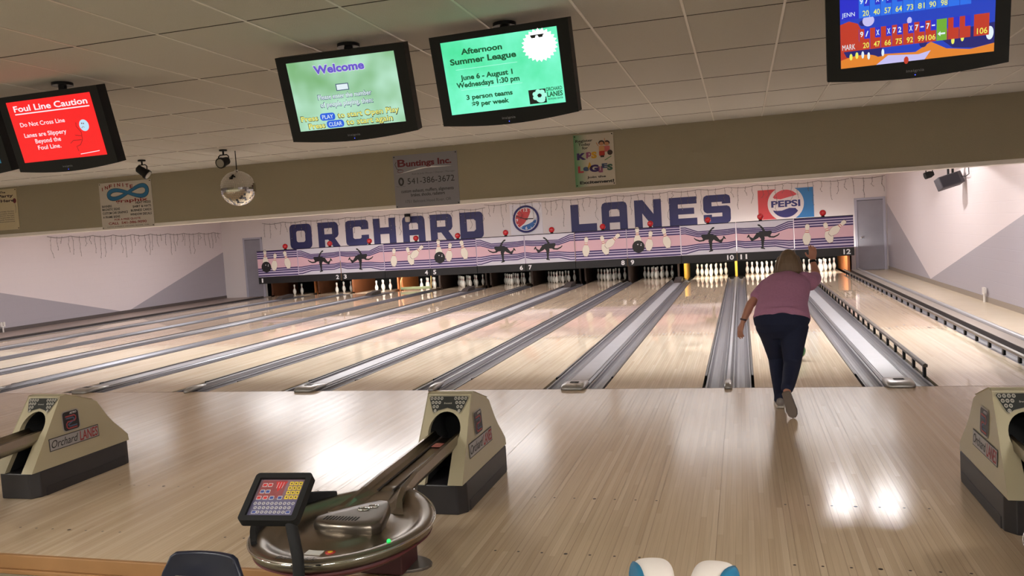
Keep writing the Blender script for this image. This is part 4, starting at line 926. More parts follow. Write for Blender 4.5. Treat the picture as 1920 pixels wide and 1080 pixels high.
# ------------------------------------------------------------------ ball return hoods
def ball_return(xc, label, with_tray=None):
    t = empty('ball_return', (xc, 0, 0)); tag(t, label, 'ball return', 'ball returns on the approach')
    yf, yr = -4.05, -3.03; hb = .183
    # dark plinth
    b = MB(); b.prism([(-hb, yf+.06), (-hb+.05, yf), (hb-.05, yf), (hb, yf+.06), (hb, yr-.05), (hb-.05, yr), (-hb+.05, yr), (-hb, yr-.05)], 'Z', 0.0, .195, BASE_BLACK); b.build('base', t, bevel=.008)
    b = MB(); b.box(-hb-.004, hb+.004, yf+.10, yr-.08, .0, .07, mat('kick_strip', (34, 32, 34), .5)); b.build('kick_strip', t, bevel=.004)
    # tan body: profile side faces + front with keyhole mouth
    prof = [(-4.06, .1955), (-3.70, .715), (-3.66, .722), (-3.40, .63), (-3.345, .60), (-3.30, .53), (-3.25, .455), (-3.19, .385), (-3.12, .32), (-3.075, .275), (-3.05, .25), (-3.045, .1955)]
    def hwz(z): return .178-.022*(z-.1955)/.52
    m_ = MB()
    n = len(prof)
    for s in (-1, 1):
        m_.add([(s*hwz(z), y, z) for y, z in prof], [tuple(range(n))], TAN_PLASTIC)
    for i in range(1, n-1):
        (y0, z0), (y1, z1) = prof[i], prof[i+1]
        m_.add([(-hwz(z0), y0, z0), (hwz(z0), y0, z0), (hwz(z1), y1, z1), (-hwz(z1), y1, z1)], [(0, 1, 2, 3)], TAN_PLASTIC)
    y0, z0 = prof[0]; y1, z1 = prof[1]
    def FP(u, z, d=0.):         # point on front plane at height z, pushed in by d
        k = (z-z0)/(z1-z0); return (u, y0+(y1-y0)*k+d, z)
    zc, rr, sl_ = .497, .112, .078
    a0 = math.asin(min(1, sl_/rr))
    key = [(sl_, z0)]+[(rr*math.sin(a), zc-rr*math.cos(a)) for a in [a0+(2*PI-2*a0)*i/24 for i in range(25)]]+[(-sl_, z0)]
    key[1:1] = [(sl_, .33)]; key.insert(-1, (-sl_, .33))
    outer = [(-hwz(z0), z0), (-hwz(z1), z1), (hwz(z1), z1), (hwz(z0), z0)]
    loop = outer+key                      # concave outline: down right flange, round the mouth, left flange
    vs, fs = shape([[(p[0], p[1]) for p in loop]], 0)
    m_.add([FP(v[0], v[2]) for v in vs], fs, TAN_PLASTIC)
    m_.build('hood', t, bevel=.007, seg=3, weld=True)
    q = MB(); k = len(key)
    rim = [[FP(p[0], p[1], d) for p in key] for d in (.002, .045)]
    for i in range(k-1): q.add([rim[0][i], rim[0][i+1], rim[1][i+1], rim[1][i]], [(0, 1, 2, 3)], TAN_PLASTIC, True)
    q.build('mouth_rim', t)
    q = MB(); dk = [[FP(p[0]*f_, (p[1]-zc)*f_+zc, d) for p in key] for d, f_ in ((.045, 1.), (.30, .9))]
    for i in range(k-1): q.add([dk[0][i], dk[0][i+1], dk[1][i+1], dk[1][i]], [(0, 1, 2, 3)], PITBLACK, True)
    q.add(dk[1], [tuple(range(k))], PITBLACK); q.build('mouth_lining', t)
    if with_tray: b = MB(); b.sphere((.05, -3.70, .425), .016, glow('mouth_glow_red', (190, 30, 10), .5), 10); b.build('red_glow_bead', t)  # glowing bead added for the dim red glow inside the mouth
    # control panel above the mouth
    def FQ(lp, d): return [FP(p[0], p[1], d) for p in lp]
    pan = [(-.128, .700), (.128, .700), (.138, .69), (.100, .610), (.088, .602), (.06, .618), (0, .632), (-.06, .618), (-.088, .602), (-.100, .610), (-.138, .69)]
    q = MB()
    for lp, d, mt in (([(p[0]*1.05, .655+(p[1]-.655)*1.13) for p in pan], -.004, mat('panel_rim', (176, 168, 146), .3, metal=.4)), (pan, -.006, mat('panel_dark', (46, 48, 46), .35))):
        vs, fs = shape([lp], 0); q.add([FP(v[0], v[2], d) for v in vs], fs, mt)
    q.build('control_panel', t)
    KEYW = mat('key_white', (206, 202, 190), .4); KEYD = mat('key_dark', (60, 58, 56), .5)
    for s in (-1, 1):
        q = MB()
        for r_, row_ in enumerate((4, 3, 2, 1)):
            for c_ in range(row_):
                cu = s*.085+(c_-(row_-1)/2)*.024; cz = .688-r_*.0245
                for rad, d, mt in ((.0095, -.0075, KEYW), (.006, -.0082, KEYD)):
                    vs, fs = shape([circ(cu, cz, rad, n=12)], 0); q.add([FP(v[0], v[2], d) for v in vs], fs, mt)
                vs, fs = text('7 8 9 0 4 5 6 2 3 1'.split()[{4: 0, 3: 4, 2: 7, 1: 9}[row_]+c_], cu-.0022, cu+.0022, cz-.004, cz+.004); q.add([FP(v[0], v[2], -.0088) for v in vs], fs, KEYW)
        q.build('pin_keys', t)
    q = MB(); vs, fs = text('Brunswick', -.028, .028, .655, .664, shear=.2); q.add([FP(v[0], v[2], -.0072) for v in vs], fs, KEYW); q.build('maker_mark', t)
    # side badges, both sides
    for s in (1, -1):
        def SP(a, z, d): return (s*(hwz(z)+d), -3.62+s*a, z)      # a runs to the viewer's right on each side
        def side(q, loops, d, mt):
            vs, fs = shape(loops, 0); q.add([SP(v[0], v[2], d) for v in vs], fs, mt)
        ac = -.02
        q = MB(); side(q, [rrect(ac-.088, ac+.088, .425, .592, .03)], .004, mat('badge_rim', (170, 166, 158), .3, metal=.5)); side(q, [rrect(ac-.078, ac+.078, .434, .583, .024)], .0055, GBLACK); bd = q.build('badge', t)
        q = MB(); BR = mat('badge_red', (170, 64, 70), .5); BB = mat('badge_blue', (74, 92, 124), .5)
        for off, mt in ((0, BR), (.016, BB)):
            o_ = off; side(q, [strip([(ac-.055+o_*.2, .545-o_), (ac+.035-o_, .545-o_), (ac+.048-o_, .532-o_), (ac+.048-o_, .515), (ac+.035-o_, .502-.0*o_), (ac-.035+o_, .502-o_*1.), (ac-.048+o_, .488-o_*.5), (ac-.048+o_, .462+o_), (ac-.035+o_, .449+o_), (ac+.055, .449+o_)], .010)], .0068, mt)
        vs, fs = text('ASTRO', ac-.01, ac+.06, .560, .575, bold=.02, shear=.25); q.add([SP(v[0], v[2], .0068) for v in vs], fs, GWHITE)
        q.build('badge_emblem', bd)
        q = MB(); side(q, [rect(-.255, .248, .314, .413)], .003, mat('plate_edge', (40, 36, 40), .5)); side(q, [rect(-.248, .241, .320, .407)], .0042, mat('plate_grey', (168, 164, 164), .4)); pl = q.build('name_plate', t)
        q = MB(); vs, fs = text('Orchard', -.235, .03, .335, .395, shear=.35, bold=.004); q.add([SP(v[0], v[2], .0055) for v in vs], fs, INK)
        vs, fs = text('LANES', .045, .235, .325, .402, shear=.12, bold=.02); q.add([SP(v[0], v[2], .0055) for v in vs], fs, mat('plate_red', (160, 58, 62), .5)); q.build('plate_lettering', pl)
    # return track
    b = MB(); ya, yb = -4.86, -3.80
    za, zb_ = .395, .425
    tr = MB()
    prof_t = [(-.125, .0), (-.125, .055), (-.10, .06), (-.085, .035), (-.05, .012), (.05, .012), (.085, .035), (.10, .06), (.125, .055), (.125, .0), (.08, -.05), (-.08, -.05)]
    tr.loft([[(p[0]*sc_, y, z_+p[1]*(hs if p[1] > 0 else 1)) for p in prof_t] for y, z_, sc_, hs in ((-5.06, .366, 1.75, .04), (-5.0, .370, 1.5, .15), (-4.93, .374, 1.25, .45), (-4.82, .381, 1.04, .8), (-4.6, .392, .92, 1), (-4.3, .402, .87, 1), (yb, zb_, .82, 1))], STEEL, cap=True, smooth=False); tr.build('track', t, bevel=.004)
    b = MB()
    for s in (-1, 1): b.tube([(s*.045, ya+.06, za+.008), (s*.042, yb, zb_+.016)], .006, DARKRAIL, 8)
    b.build('track_rails', t)
    b = MB(); b.box(-.03, .03, -4.02, -3.94, .434, .437, mat('track_label', (196, 120, 110), .5)); b.build('track_label', t)
    # ball tray
    def outl(k, sy=1.):
        o = []
        for i in range(64):
            a = 2*PI*i/64; cx, cy = math.sin(a), -math.cos(a)          # a=0 front
            rx = .44; ry = .515 if cy < 0 else .60
            f_ = 1.
            px = rx*cx*(1-(.26*max(0, cy)**1.6)); py = ry*cy*(1 if cy < 0 else .96)
            o.append((px*k, -5.27+py*k*sy))
        return o
    rings = []
    for k, z in ((.97, .345), (1., .372), (1.0, .388), (.985, .398), (.955, .402), (.90, .401), (.86, .396), (.82, .384), (.77, .370), (.70, .362), (.60, .362), (.52, .368), (.46, .378), (.40, .384), (.20, .386), (.02, .386)):
        rings.append([(p[0], p[1], z) for p in outl(k)])
    m_ = MB(); m_.loft(rings[::-1], STEEL, cap=True); und = [[(p[0], p[1], z) for p in outl(k)] for k, z in ((.97, .335), (.80, .285), (.3, .27), (.05, .27))]
    m_.loft(und, mat('tray_under', (92, 40, 40), .5), cap=True); m_.build('ball_tray', t)
    b = MB(); b.tube([(p[0], p[1], .388) for p in outl(1.003)]+[(outl(1.003)[0][0], outl(1.003)[0][1], .388)], .006, CHROME, 8, caps=False); b.build('tray_trim', t)
    ol = outl(.95); arc_ = [ol[i] for i in range(40, 57)]
    b = MB(); rg = []
    for i, p in enumerate(arc_):
        hz = .035*min(1, i/3, (len(arc_)-1-i)/3)+.012; nx, ny = p[0], p[1]+5.27; L_ = math.hypot(nx, ny); nx, ny = nx/L_, ny/L_
        rg.append([(p[0]-nx*.018, p[1]-ny*.018, .395), (p[0]+nx*.012, p[1]+ny*.012, .395), (p[0]+nx*.012, p[1]+ny*.012, .405+hz), (p[0]-nx*.012, p[1]-ny*.012, .405+hz)])
    b.loft(rg, MATBLACK, smooth=False); b.build('rubber_guard', t)
    # triangular centre cover
    tri = [(q_[0]*.86+.035, (q_[1]+5.36)*.80-5.24) for q_ in [(-.20, -5.46), (-.21, -5.42), (-.17, -5.35), (.0, -5.14), (.05, -5.09), (.10, -5.10), (.125, -5.15), (.19, -5.38), (.20, -5.46), (.17, -5.52), (.08, -5.55), (-.08, -5.54), (-.17, -5.50)]]
    cx_, cy_ = .052, -5.24
    b = MB(); b.loft([[(cx_+(p[0]-cx_)*k, cy_+(p[1]-cy_)*k, z) for p in tri] for k, z in ((1.06, .37), (1.06, .40), (1.04, .415), (1.0, .425), (.95, .428), (.6, .4285), (.1, .4285))], mat('cover_steel', (120, 112, 102), .3, metal=.9)); b.build('centre_cover', t, bevel=.003)
    b = MB()
    for k_ in range(11):
        u = -.09+k_*.017; b.box(u, u+.008, -5.335, -5.285, .4286, .4294, MATBLACK)
    b.build('vent_slots', t)
    b = MB(); b.tube([(.05+.03*math.cos(a), -5.17+.02*math.sin(a), .429) for a in [2*PI*i/12 for i in range(13)]], .004, CHROME, 5, caps=False); b.tube([(.085+.025*math.cos(a), -5.125+.018*math.sin(a), .429) for a in [2*PI*i/12 for i in range(13)]], .004, CHROME, 5, caps=False); b.build('cover_emblem', t)
    b = MB(); b.box(-.045, .035, -5.60, -5.54, .3615, .365, mat('sticker_white', (214, 212, 206), .5)); b.lathe([(.024, 0), (.024, .0035), (.0001, .0036)], mat('sticker_red', (170, 50, 40), .5), 16, c=(.07, -5.565, .3615)); b.lathe([(.012, 0), (.012, .0045), (.0001, .0046)], mat('sticker_yellow', (214, 170, 40), .5), 16, c=(.07, -5.565, .3615)); b.build('stickers', t)
    b = MB(); vs, fs = text('Brunswick', -.10, .10, 0, .032, shear=.2, bold=.03); b.add([(v[0], -5.775+v[2]*.95+.02, .4035) for v in vs], fs, mat('emboss_dark', (60, 54, 48), .4)); b.build('embossed_mark', t)
    b = MB(); b.sphere((.335, -5.50, .402), .010, glow('green_led', (30, 240, 90), 2.2), 10); b.build('green_light', t)
    # pedestal and foot
    b = MB(); b.prism([(-.09, -5.0), (.16, -5.0), (.16, -4.78), (-.09, -4.78)], 'Z', .012, .30, mat('pedestal_red', (70, 30, 34), .5)); b.build('pedestal', t, bevel=.01)
    b = MB(); fo_ = [(.03+.23*math.cos(2*PI*i/24), -4.84+.12*math.sin(2*PI*i/24)) for i in range(24)]; b.prism(fo_, 'Z', 0, .018, mat('foot_grey', (108, 100, 94), .35, metal=.5)); b.build('foot_plate', t, bevel=.004)
    return t
ball_return(-1.742, 'tan ball return with oval steel tray at the middle of the picture', True)
ball_return(-5.15, 'tan ball return at the left edge of the picture')
ball_return(1.685, 'tan ball return cut off by the right edge of the picture')
# ------------------------------------------------------------------ score keypad on a post
KX, KY, KZ = -1.732, -5.875, .728
t = empty('score_keypad', (-1.60, -6.0, -.112)); tag(t, 'black score keypad on a bent post in front of the middle ball tray', 'keypad')
hd = empty('keypad_head', (KX+1.60, KY+6.0, KZ+.112), (math.radians(-54.7), 0, math.radians(4.7))); hd.parent = t
b = MB(); W, H = .262, .242
m_ = MB(); vs, fs = shape([rrect(-W/2, W/2, -H/2, H/2, .018), rrect(-W/2+.026, W/2-.026, -H/2+.026, H/2-.026, .003)[::-1]], .02, .02); m_.add(vs, fs, MATBLACK); m_.build('casing', hd, bevel=.004, weld=True)
b = MB(); b.box(-W/2+.015, W/2-.015, .018, .045, -H/2+.015, H/2-.015, MATBLACK); b.build('rear_shell', hd, bevel=.008)
iw, ih = W-.054, H-.054
b = MB(); b.box(-iw/2, iw/2, .013, .0175, -ih/2, ih/2, mat('overlay_mauve', (136, 112, 122), .35, var=.35, vscale=16)); ov = b.build('overlay', hd)
U = lambda u: (u-.5)*iw; V = lambda v: (.5-v)*ih
g = MB(); YO = .0125
KR = mat('key_red', (206, 62, 62), .4); KB = mat('key_blue', (70, 86, 150), .4); KY_ = mat('key_yellow', (222, 196, 70), .4); KW = mat('key_pale', (206, 204, 206), .4); KN = mat('key_ink', (52, 46, 60), .4)
layer(g, [rect(U(0), U(1), V(1), V(.55))], YO+.0004, mat('overlay_slate', (104, 100, 128), .35, var=.3, vscale=30))
layer(g, [rect(U(.05), U(.6), V(.5), V(.02))], YO+.0003, mat('overlay_maroon', (150, 84, 86), .35, var=.35, vscale=25))
layer(g, [[(U(.36), V(.06)), (U(.62), V(.06)), (U(.46), V(.33))]], YO, KR)
for a in (.42, .48, .54): layer(g, [strip([(U(a), V(.08)), (U(a-.01), V(.24))], .002)], YO-.0002, KW)
for u, v, mt in ((.08, .10, KR), (.2, .10, KR), (.08, .28, KB), (.2, .28, KB), (.06, .45, KR), (.2, .45, KR), (.34, .45, KB), (.52, .45, KB)):
    layer(g, [rrect(U(u), U(u+.10), V(v+.10), V(v), .003)], YO, KW); layer(g, [rrect(U(u+.01), U(u+.09), V(v+.085), V(v+.015), .002)], YO-.0002, mt)
for r_ in range(4):
    for c_ in range(3):
        u, v = .67+c_*.10, .06+r_*.125
        layer(g, [rrect(U(u), U(u+.085), V(v+.10), V(v), .002)], YO, KY_); layer(g, [circ(U(u+.042), V(v+.05), .0038, n=8)], YO-.0002, KN)
for r_, (n_, u0) in enumerate(((10, .08), (9, .12), (9, .12))):
    for c_ in range(n_):
        u, v = u0+c_*.092, .65+r_*.115
        if r_ == 2 and c_ in (0, 8):
            layer(g, [rrect(U(u-.04), U(u+.06), V(v+.045), V(v-.04), .002)], YO, KW); layer(g, [rrect(U(u-.03), U(u+.05), V(v+.03), V(v-.03), .002)], YO-.0002, KB); continue
        layer(g, [circ(U(u), V(v), .0072, n=14)], YO, KW); layer(g, [circ(U(u), V(v), .0045, n=10)], YO-.0002, mat('key_grey', (128, 124, 132), .4))
g.build('key_print', ov)
b = MB(); b.tube([(.01, .02, 0), (.012, .02, .45), (.01, .03, .62), (-.01, .045, .69), (-.035, .07, .755)], .024, MATBLACK, 14); b.build('bent_post', t)
b = MB(); b.lathe([(.08, .0), (.08, .012), (.04, .02), (.0001, .02)], MATBLACK, 24, c=(.01, .02, 0)); b.build('floor_flange', t)

# ------------------------------------------------------------------ seat at the lower left
t = empty('swivel_seat', (-1.86, -6.31, -.112)); tag(t, 'dark navy moulded seat with chrome bar at the bottom left edge', 'chair')
SEAT = mat('seat_navy', (26, 30, 46), .35)
def shell(rows, th=.012):
    m_ = MB(); m_.loft(rows, SEAT, cap=False); return m_
rows = []
for z, y, hw_, cv in ((.36, .0, .205, .06), (.45, .03, .21, .06), (.55, .06, .20, .05), (.64, .09, .18, .04), (.70, .105, .15, .03), (.715, .108, .125, .026)):
    rows.append([(hw_*u, y-cv*(1-u*u)*-1, z) for u in (-1, -.85, -.6, -.3, 0, .3, .6, .85, 1)])
m_ = MB(); n = 9
flat = [p for r in rows for p in r]; m_.add(flat, [(i*n+k, i*n+k+1, (i+1)*n+k+1, (i+1)*n+k) for i in range(len(rows)-1) for k in range(n-1)], SEAT, True)
o = m_.build('backrest', t); md = o.modifiers.new('thick', 'SOLIDIFY'); md.thickness = .022; md.offset = 0; md2 = o.modifiers.new('b', 'BEVEL'); md2.width = .008; md2.segments = 3
rows = [[(.21*u*k, y, .36-.02*(1-u*u)+zz) for u in (-1, -.6, -.2, .2, .6, 1)] for y, zz, k in ((-.0, .0, .95), (.12, -.03, 1.), (.28, -.02, 1.), (.42, .01, .92))]
m_ = MB(); n = 6; flat = [p for r in rows for p in r]; m_.add(flat, [(i*n+k, i*n+k+1, (i+1)*n+k+1, (i+1)*n+k) for i in range(3) for k in range(n-1)], SEAT, True)
o = m_.build('seat', t); md = o.modifiers.new('thick', 'SOLIDIFY'); md.thickness = .022; md.offset = 0
b = MB(); b.tube([(-.10, -.02, .34), (-.11, .0, .50), (-.10, .035, .625), (-.08, .045, .645), (.08, .045, .645), (.10, .035, .625), (.11, .0, .50), (.10, -.02, .34)], .009, CHROME, 8); b.build('chrome_bar', t)
b = MB(); b.lathe([(.16, 0), (.16, .015), (.04, .03), (.035, .32), (.09, .335), (.0001, .336)], MATBLACK, 20, c=(0, .2, 0)); b.build('pedestal', t)
b = MB()
for s in (-1, 1): b.tube([(s*.10, -.02, .34), (s*.08, .2, .325)], .012, CHROME, 8)
b.build('frame_bars', t)

# ------------------------------------------------------------------ pair of white shoes at the bottom edge, on an unseen added shelf
b = MB(); b.box(-.22, .38, -7.62, -7.44, -.1119, 1.0669, mat('shelf_wood', (120, 96, 70), .5)); struct(b.build('added_shelf', bevel=.004))
SHW = mat('shoe_white', (232, 222, 214), .5); SHT = mat('shoe_teal', (22, 112, 150), .45)
def shoe(xc, ang, side, label):
    t = empty('shoe', (xc, -7.42, 1.0676), (0, 0, ang)); tag(t, label, 'shoe', 'white shoes at the bottom edge')
    rings = []; L_ = .15
    for k, (y, hw_, h0, zl_) in enumerate(((-.13, .025, .075, 0), (-.10, .034, .09, 0), (-.04, .036, .095, 0), (.02, .039, .092, 0), (.06, .041, .085, 0), (.085, .038, .078, 0), (.10, .030, .07, .0), (.106, .022, .058, .006))):
        rings.append([(hw_*math.copysign(abs(math.cos(a))**.6, math.cos(a)), y, max(.0, h0*.5+h0*.5*math.copysign(abs(math.sin(a))**.6, math.sin(a)))) for a in [2*PI*i/20 for i in range(20)]])
    b = MB(); b.loft(rings, SHW); o = b.build('upper', t); md = o.modifiers.new('s', 'SUBSURF'); md.levels = 1; md.render_levels = 2
    def prof_(y):
        T = ((-.13, .025, .075), (-.10, .034, .09), (-.04, .036, .095), (.02, .039, .092), (.06, .041, .085), (.085, .038, .078), (.10, .030, .07))
        for (ya_, wa, ha), (yb_, wb, hb_) in zip(T, T[1:]):
            if ya_ <= y <= yb_: k = (y-ya_)/(yb_-ya_); return wa+(wb-wa)*k, ha+(hb_-ha)*k
    rows_ = []
    for j in range(9):
        y = -.09+.165*j/8; hw_, h0 = prof_(y); top = .38+.42*(1-((j-3)/6.)**2) if j > 0 else .5; rw = []
        for q in range(7):
            a = -.5+(top*PI*.5+.5)*q/6; ex = 1.015
            rw.append((side*hw_*ex*math.copysign(abs(math.cos(a))**.6, math.cos(a))+side*.001, y, max(.002, h0*.5+h0*.5*ex*math.copysign(abs(math.sin(a))**.6, math.sin(a)))))
        rows_.append(rw)
    b = MB(); flat = [p for r in rows_ for p in r]; b.add(flat, [(i*7+k, i*7+k+1, (i+1)*7+k+1, (i+1)*7+k) for i in range(8) for k in range(6)], SHT, True)
    o = b.build('side_patch', t); md = o.modifiers.new('thick', 'SOLIDIFY'); md.thickness = .003; md.offset = 0
shoe(.028, math.radians(10), -1, 'left one of the two white shoes with teal sides at the bottom edge')
shoe(.125, math.radians(-6), 1, 'right one of the two white shoes with teal sides at the bottom edge')
# ------------------------------------------------------------------ green ball on lane eleven
b = MB(); b.sphere((0, 0, 0), .108, mat('ball_green', (40, 120, 52), .12, coat=.5, var=.25, vscale=9), 32); gb = b.build('bowling_ball')
gb.location = (.80, 1.75, .1085); tag(gb, 'green bowling ball rolling on lane eleven beyond the bowler', 'bowling ball')
b = MB()
for a in (0, 2.1, 4.2): b.lathe([(.012, .1075), (.011, .1083), (.0001, .1084)], GBLACK, 10, c=(.02*math.cos(a), .02*math.sin(a), 0))
b.build('finger_holes', gb)

# ------------------------------------------------------------------ the bowler
def blob(parts, name, mt, parent, voxel, smooth=2, shrink=None):
    """join lofted pieces and voxel-remesh them to one continuous surface"""
    m_ = MB()
    for r in parts: m_.loft(r, mt)
    me = m_.mesh(name); ob = bpy.data.objects.new('tmpb', me); col.objects.link(ob)
    rm = ob.modifiers.new('r', 'REMESH'); rm.mode = 'VOXEL'; rm.voxel_size = voxel; rm.use_smooth_shade = True
    sm = ob.modifiers.new('s', 'SMOOTH'); sm.factor = .5; sm.iterations = smooth
    dg = bpy.context.evaluated_depsgraph_get(); dg.update()
    out = bpy.data.meshes.new_from_object(ob.evaluated_get(dg)); bpy.data.objects.remove(ob)
    out.name = name; out.materials.clear(); out.materials.append(mt)
    for p in out.polygons: p.use_smooth = True; p.material_index = 0
    o = bpy.data.objects.new(name, out); col.objects.link(o)
    if parent is not None: o.parent = parent
    return o
def limb(pts, n=20, side=None):
    """pts: list of (pos, r) or (pos, (r_side, r_depth)); rings across the path"""
    ps = [Vector(p[0]) for p in pts]; rs = [p[1] if isinstance(p[1], tuple) else (p[1], p[1]) for p in pts]; rings = []; prev = Vector(side) if side else None
    for i, p in enumerate(ps):
        d = (ps[min(i+1, len(ps)-1)]-ps[max(i-1, 0)]).normalized()
        if prev is None: prev = d.orthogonal().normalized()
        a = (prev-d*prev.dot(d)).normalized(); 
        if not side: prev = a
        b_ = d.cross(a)
        rings.append([p+a*(rs[i][0]*math.cos(2*PI*k/n))+b_*(rs[i][1]*math.sin(2*PI*k/n)) for k in range(n)])
    d0 = (ps[0]-ps[1]).normalized(); d1 = (ps[-1]-ps[-2]).normalized()
    c0 = [ps[0]+(q-ps[0])*.6+d0*min(rs[0])*.5 for q in rings[0]]; c1 = [ps[-1]+(q-ps[-1])*.6+d1*min(rs[-1])*.5 for q in rings[-1]]
    return [c0]+rings+[c1]
def ball(c, r): 
    c = Vector(c); r = r if isinstance(r, tuple) else (r, r, r)
    return [[(c.x+r[0]*max(.02, math.sin(PI*i/10))*math.cos(2*PI*k/18), c.y+r[1]*max(.02, math.sin(PI*i/10))*math.sin(2*PI*k/18), c.z-r[2]*math.cos(PI*i/10)) for k in range(18)] for i in range(11)]
SKIN = mat('skin', (196, 140, 118), .5, var=.06, vscale=14)
SHIRT = mat('shirt_mauve', (184, 130, 164), .85, var=.12, vscale=60, bump=.15)
JEANS = mat('jeans_navy', (27, 34, 62), .85, var=.2, vscale=70, bump=.1)
HAIR = mat('hair_brown', (118, 96, 74), .5, var=.35, vscale=34)
pel = Vector((.53, -.83, .80))
neck0 = Vector((.632, -.44, 1.185)); head = Vector((.636, -.345, 1.325))
LS, LE, LWr = Vector((.415, -.52, 1.095)), Vector((.255, -.69, .945)), Vector((.185, -.77, .80))
RS, RE, RW = Vector((.835, -.44, 1.125)), Vector((.905, -.20, 1.165)), Vector((.885, -.07, 1.30))
LH, LK, LA = Vector((.435, -.82, .77)), Vector((.475, -.70, .42)), Vector((.487, -.93, .085))
RH, RK, RA = Vector((.635, -.84, .76)), Vector((.605, -.93, .40)), Vector((.535, -1.27, .215))
me_parts = []
# torso core, neck, head
me_parts.append(limb([(pel, (.17, .12)), ((.545, -.75, .93), (.155, .10)), ((.585, -.62, 1.05), (.165, .10)), ((.622, -.5, 1.14), (.15, .085)), ((.63, -.455, 1.175), (.08, .06))], side=(1, 0, 0)))
me_parts.append(limb([((.63, -.46, 1.165), .06), ((.634, -.40, 1.24), .055), ((.636, -.37, 1.28), .055)]))
me_parts.append(ball(head, (.073, .090, .108)))
me_parts.append(ball(head+Vector((0, .035, -.06)), (.05, .055, .05)))
me_parts.append(limb([(head+Vector((0, .088, .01)), .010), (head+Vector((0, .103, -.02)), .015)]))     # nose
me_parts.append(limb([(head+Vector((-.022, .085, -.055)), .007), (head+Vector((.022, .085, -.055)), .007)]))  # lips
for s in (-1, 1): me_parts.append(ball(head+Vector((s*.075, -.0, -.005)), (.012, .022, .032)))
# arms
me_parts.append(limb([(LS, .050), (LS.lerp(LE, .5), .046), (LE, .041), (LE.lerp(LWr, .35), .040), (LWr, .027)]))
me_parts.append(limb([(RS, .050), (RS.lerp(RE, .5), .046), (RE, .041), (RE.lerp(RW, .35), .040), (RW, .027)]))
me_parts.append(limb([(Vector((.55, -.55, 1.11)), .06), (LS, .055)])); me_parts.append(limb([(Vector((.70, -.5, 1.13)), .06), (RS, .055)]))
def hand(wr, d, nrm, side_s, curl):
    """palm, four fingers and a thumb; d = pointing dir, nrm = palm normal"""
    d = Vector(d).normalized(); nrm = Vector(nrm); nrm = (nrm-d*nrm.dot(d)).normalized(); s = d.cross(nrm)*side_s; parts = []
    c = wr+d*.05
    parts.append(limb([(wr-d*.005, (.026, .019)), (wr+d*.03, (.036, .017)), (wr+d*.075, (.042, .015)), (wr+d*.092, (.040, .012))], side=s))
    for k, (off, L_) in enumerate(((-.030, .072), (-.010, .082), (.011, .076), (.030, .060))):
        p = wr+d*(.085-abs(off)*.15)+s*off; pts = [(p-d*.015, .0095), (p, .0095)]; dd = Vector(d)
        dd = (d+s*off*2.2).normalized()
        for j in range(3):
            dd = (dd+nrm*curl*(.7+.25*k)).normalized(); p = p+dd*(L_*(.42, .32, .26)[j]); pts.append((p, (.009, .0085, .0075)[j]))
        parts.append(limb(pts, 10))
    p = wr+d*.028-s*.026; t1 = p+(d*.6-s*.75+nrm*.25).normalized()*.040; t2 = t1+(d*.85-s*.35+nrm*.3).normalized()*.032
    parts.append(limb([(p+s*.012, .0125), (p, .012), (t1, .0105), (t2, .0085)], 10))
    return parts
me_parts += hand(LWr+Vector((-.006, -.004, -.012)), (-.30, -.12, -.9), (.75, .5, -.2), 1, .28)
me_parts += hand(RW+Vector((0, .004, .012)), (.05, .12, 1), (-.35, -.9, 0), 1, .30)
# legs (inside the jeans) and feet (inside the shoes)
me_parts.append(limb([(LH, .085), (LH.lerp(LK, .5), .075), (LK, .052), (LK.lerp(LA, .35), .05), (LA, .034), (LA+Vector((0, .0, -.04)), .034)]))
me_parts.append(limb([(RH, .085), (RH.lerp(RK, .5), .075), (RK, .052), (RK.lerp(RA, .35), .05), (RA, .034)]))
LTOE = Vector((.475, -.74, .03)); RTOE = Vector((.572, -1.33, .035))
me_parts.append(limb([(LA+Vector((0, -.03, -.035)), .03), (LTOE, .026)])); me_parts.append(limb([(RA+Vector((-.005, -.03, .0)), .03), (RTOE, .024)]))
bowler = blob(me_parts, 'person', SKIN, None, .0055, 3)
tag(bowler, 'person in mauve t-shirt and navy jeans bowling on lane eleven, seen from behind', 'person')
for s in (-1, 1):
    b = MB(); b.sphere(head+Vector((s*.028, .078, .012)), .011, GWHITE, 12); ey = b.build('eye', bowler)
    b = MB(); b.sphere(head+Vector((s*.028, .0875, .012)), .0045, GBLACK, 8); b.build('pupil', ey)
# jeans
jp = []
jp.append(limb([((.53, -.86, .71), (.185, .14)), ((.528, -.855, .77), (.245, .165)), ((.53, -.845, .83), (.258, .160)), ((.537, -.81, .89), (.225, .135)), ((.542, -.78, .93), (.20, .12))], n=28, side=(1, 0, 0)))
jp.append(limb([(Vector((.415, -.845, .77)), .128), (LH.lerp(LK, .3), (.118, .118)), (LH.lerp(LK, .65), .096), (LK, .076), (LK.lerp(LA, .3), .070), (LK.lerp(LA, .7), .058), (LA+Vector((0, 0, .03)), .054), (LA+Vector((0, 0, -.02)), .056)]))
jp.append(limb([(Vector((.645, -.855, .76)), .128), (RH.lerp(RK, .3), (.120, .118)), (RH.lerp(RK, .65), .098), (RK, .078), (RK.lerp(RA, .3), .072), (RK.lerp(RA, .7), .060), (RA+Vector((0, .02, .02)), .054)]))
je = blob(jp, 'jeans', JEANS, bowler, .009, 4)
b = MB(); b.box(.455, .535, -1.0, -.98, .79, .86, JEANS)
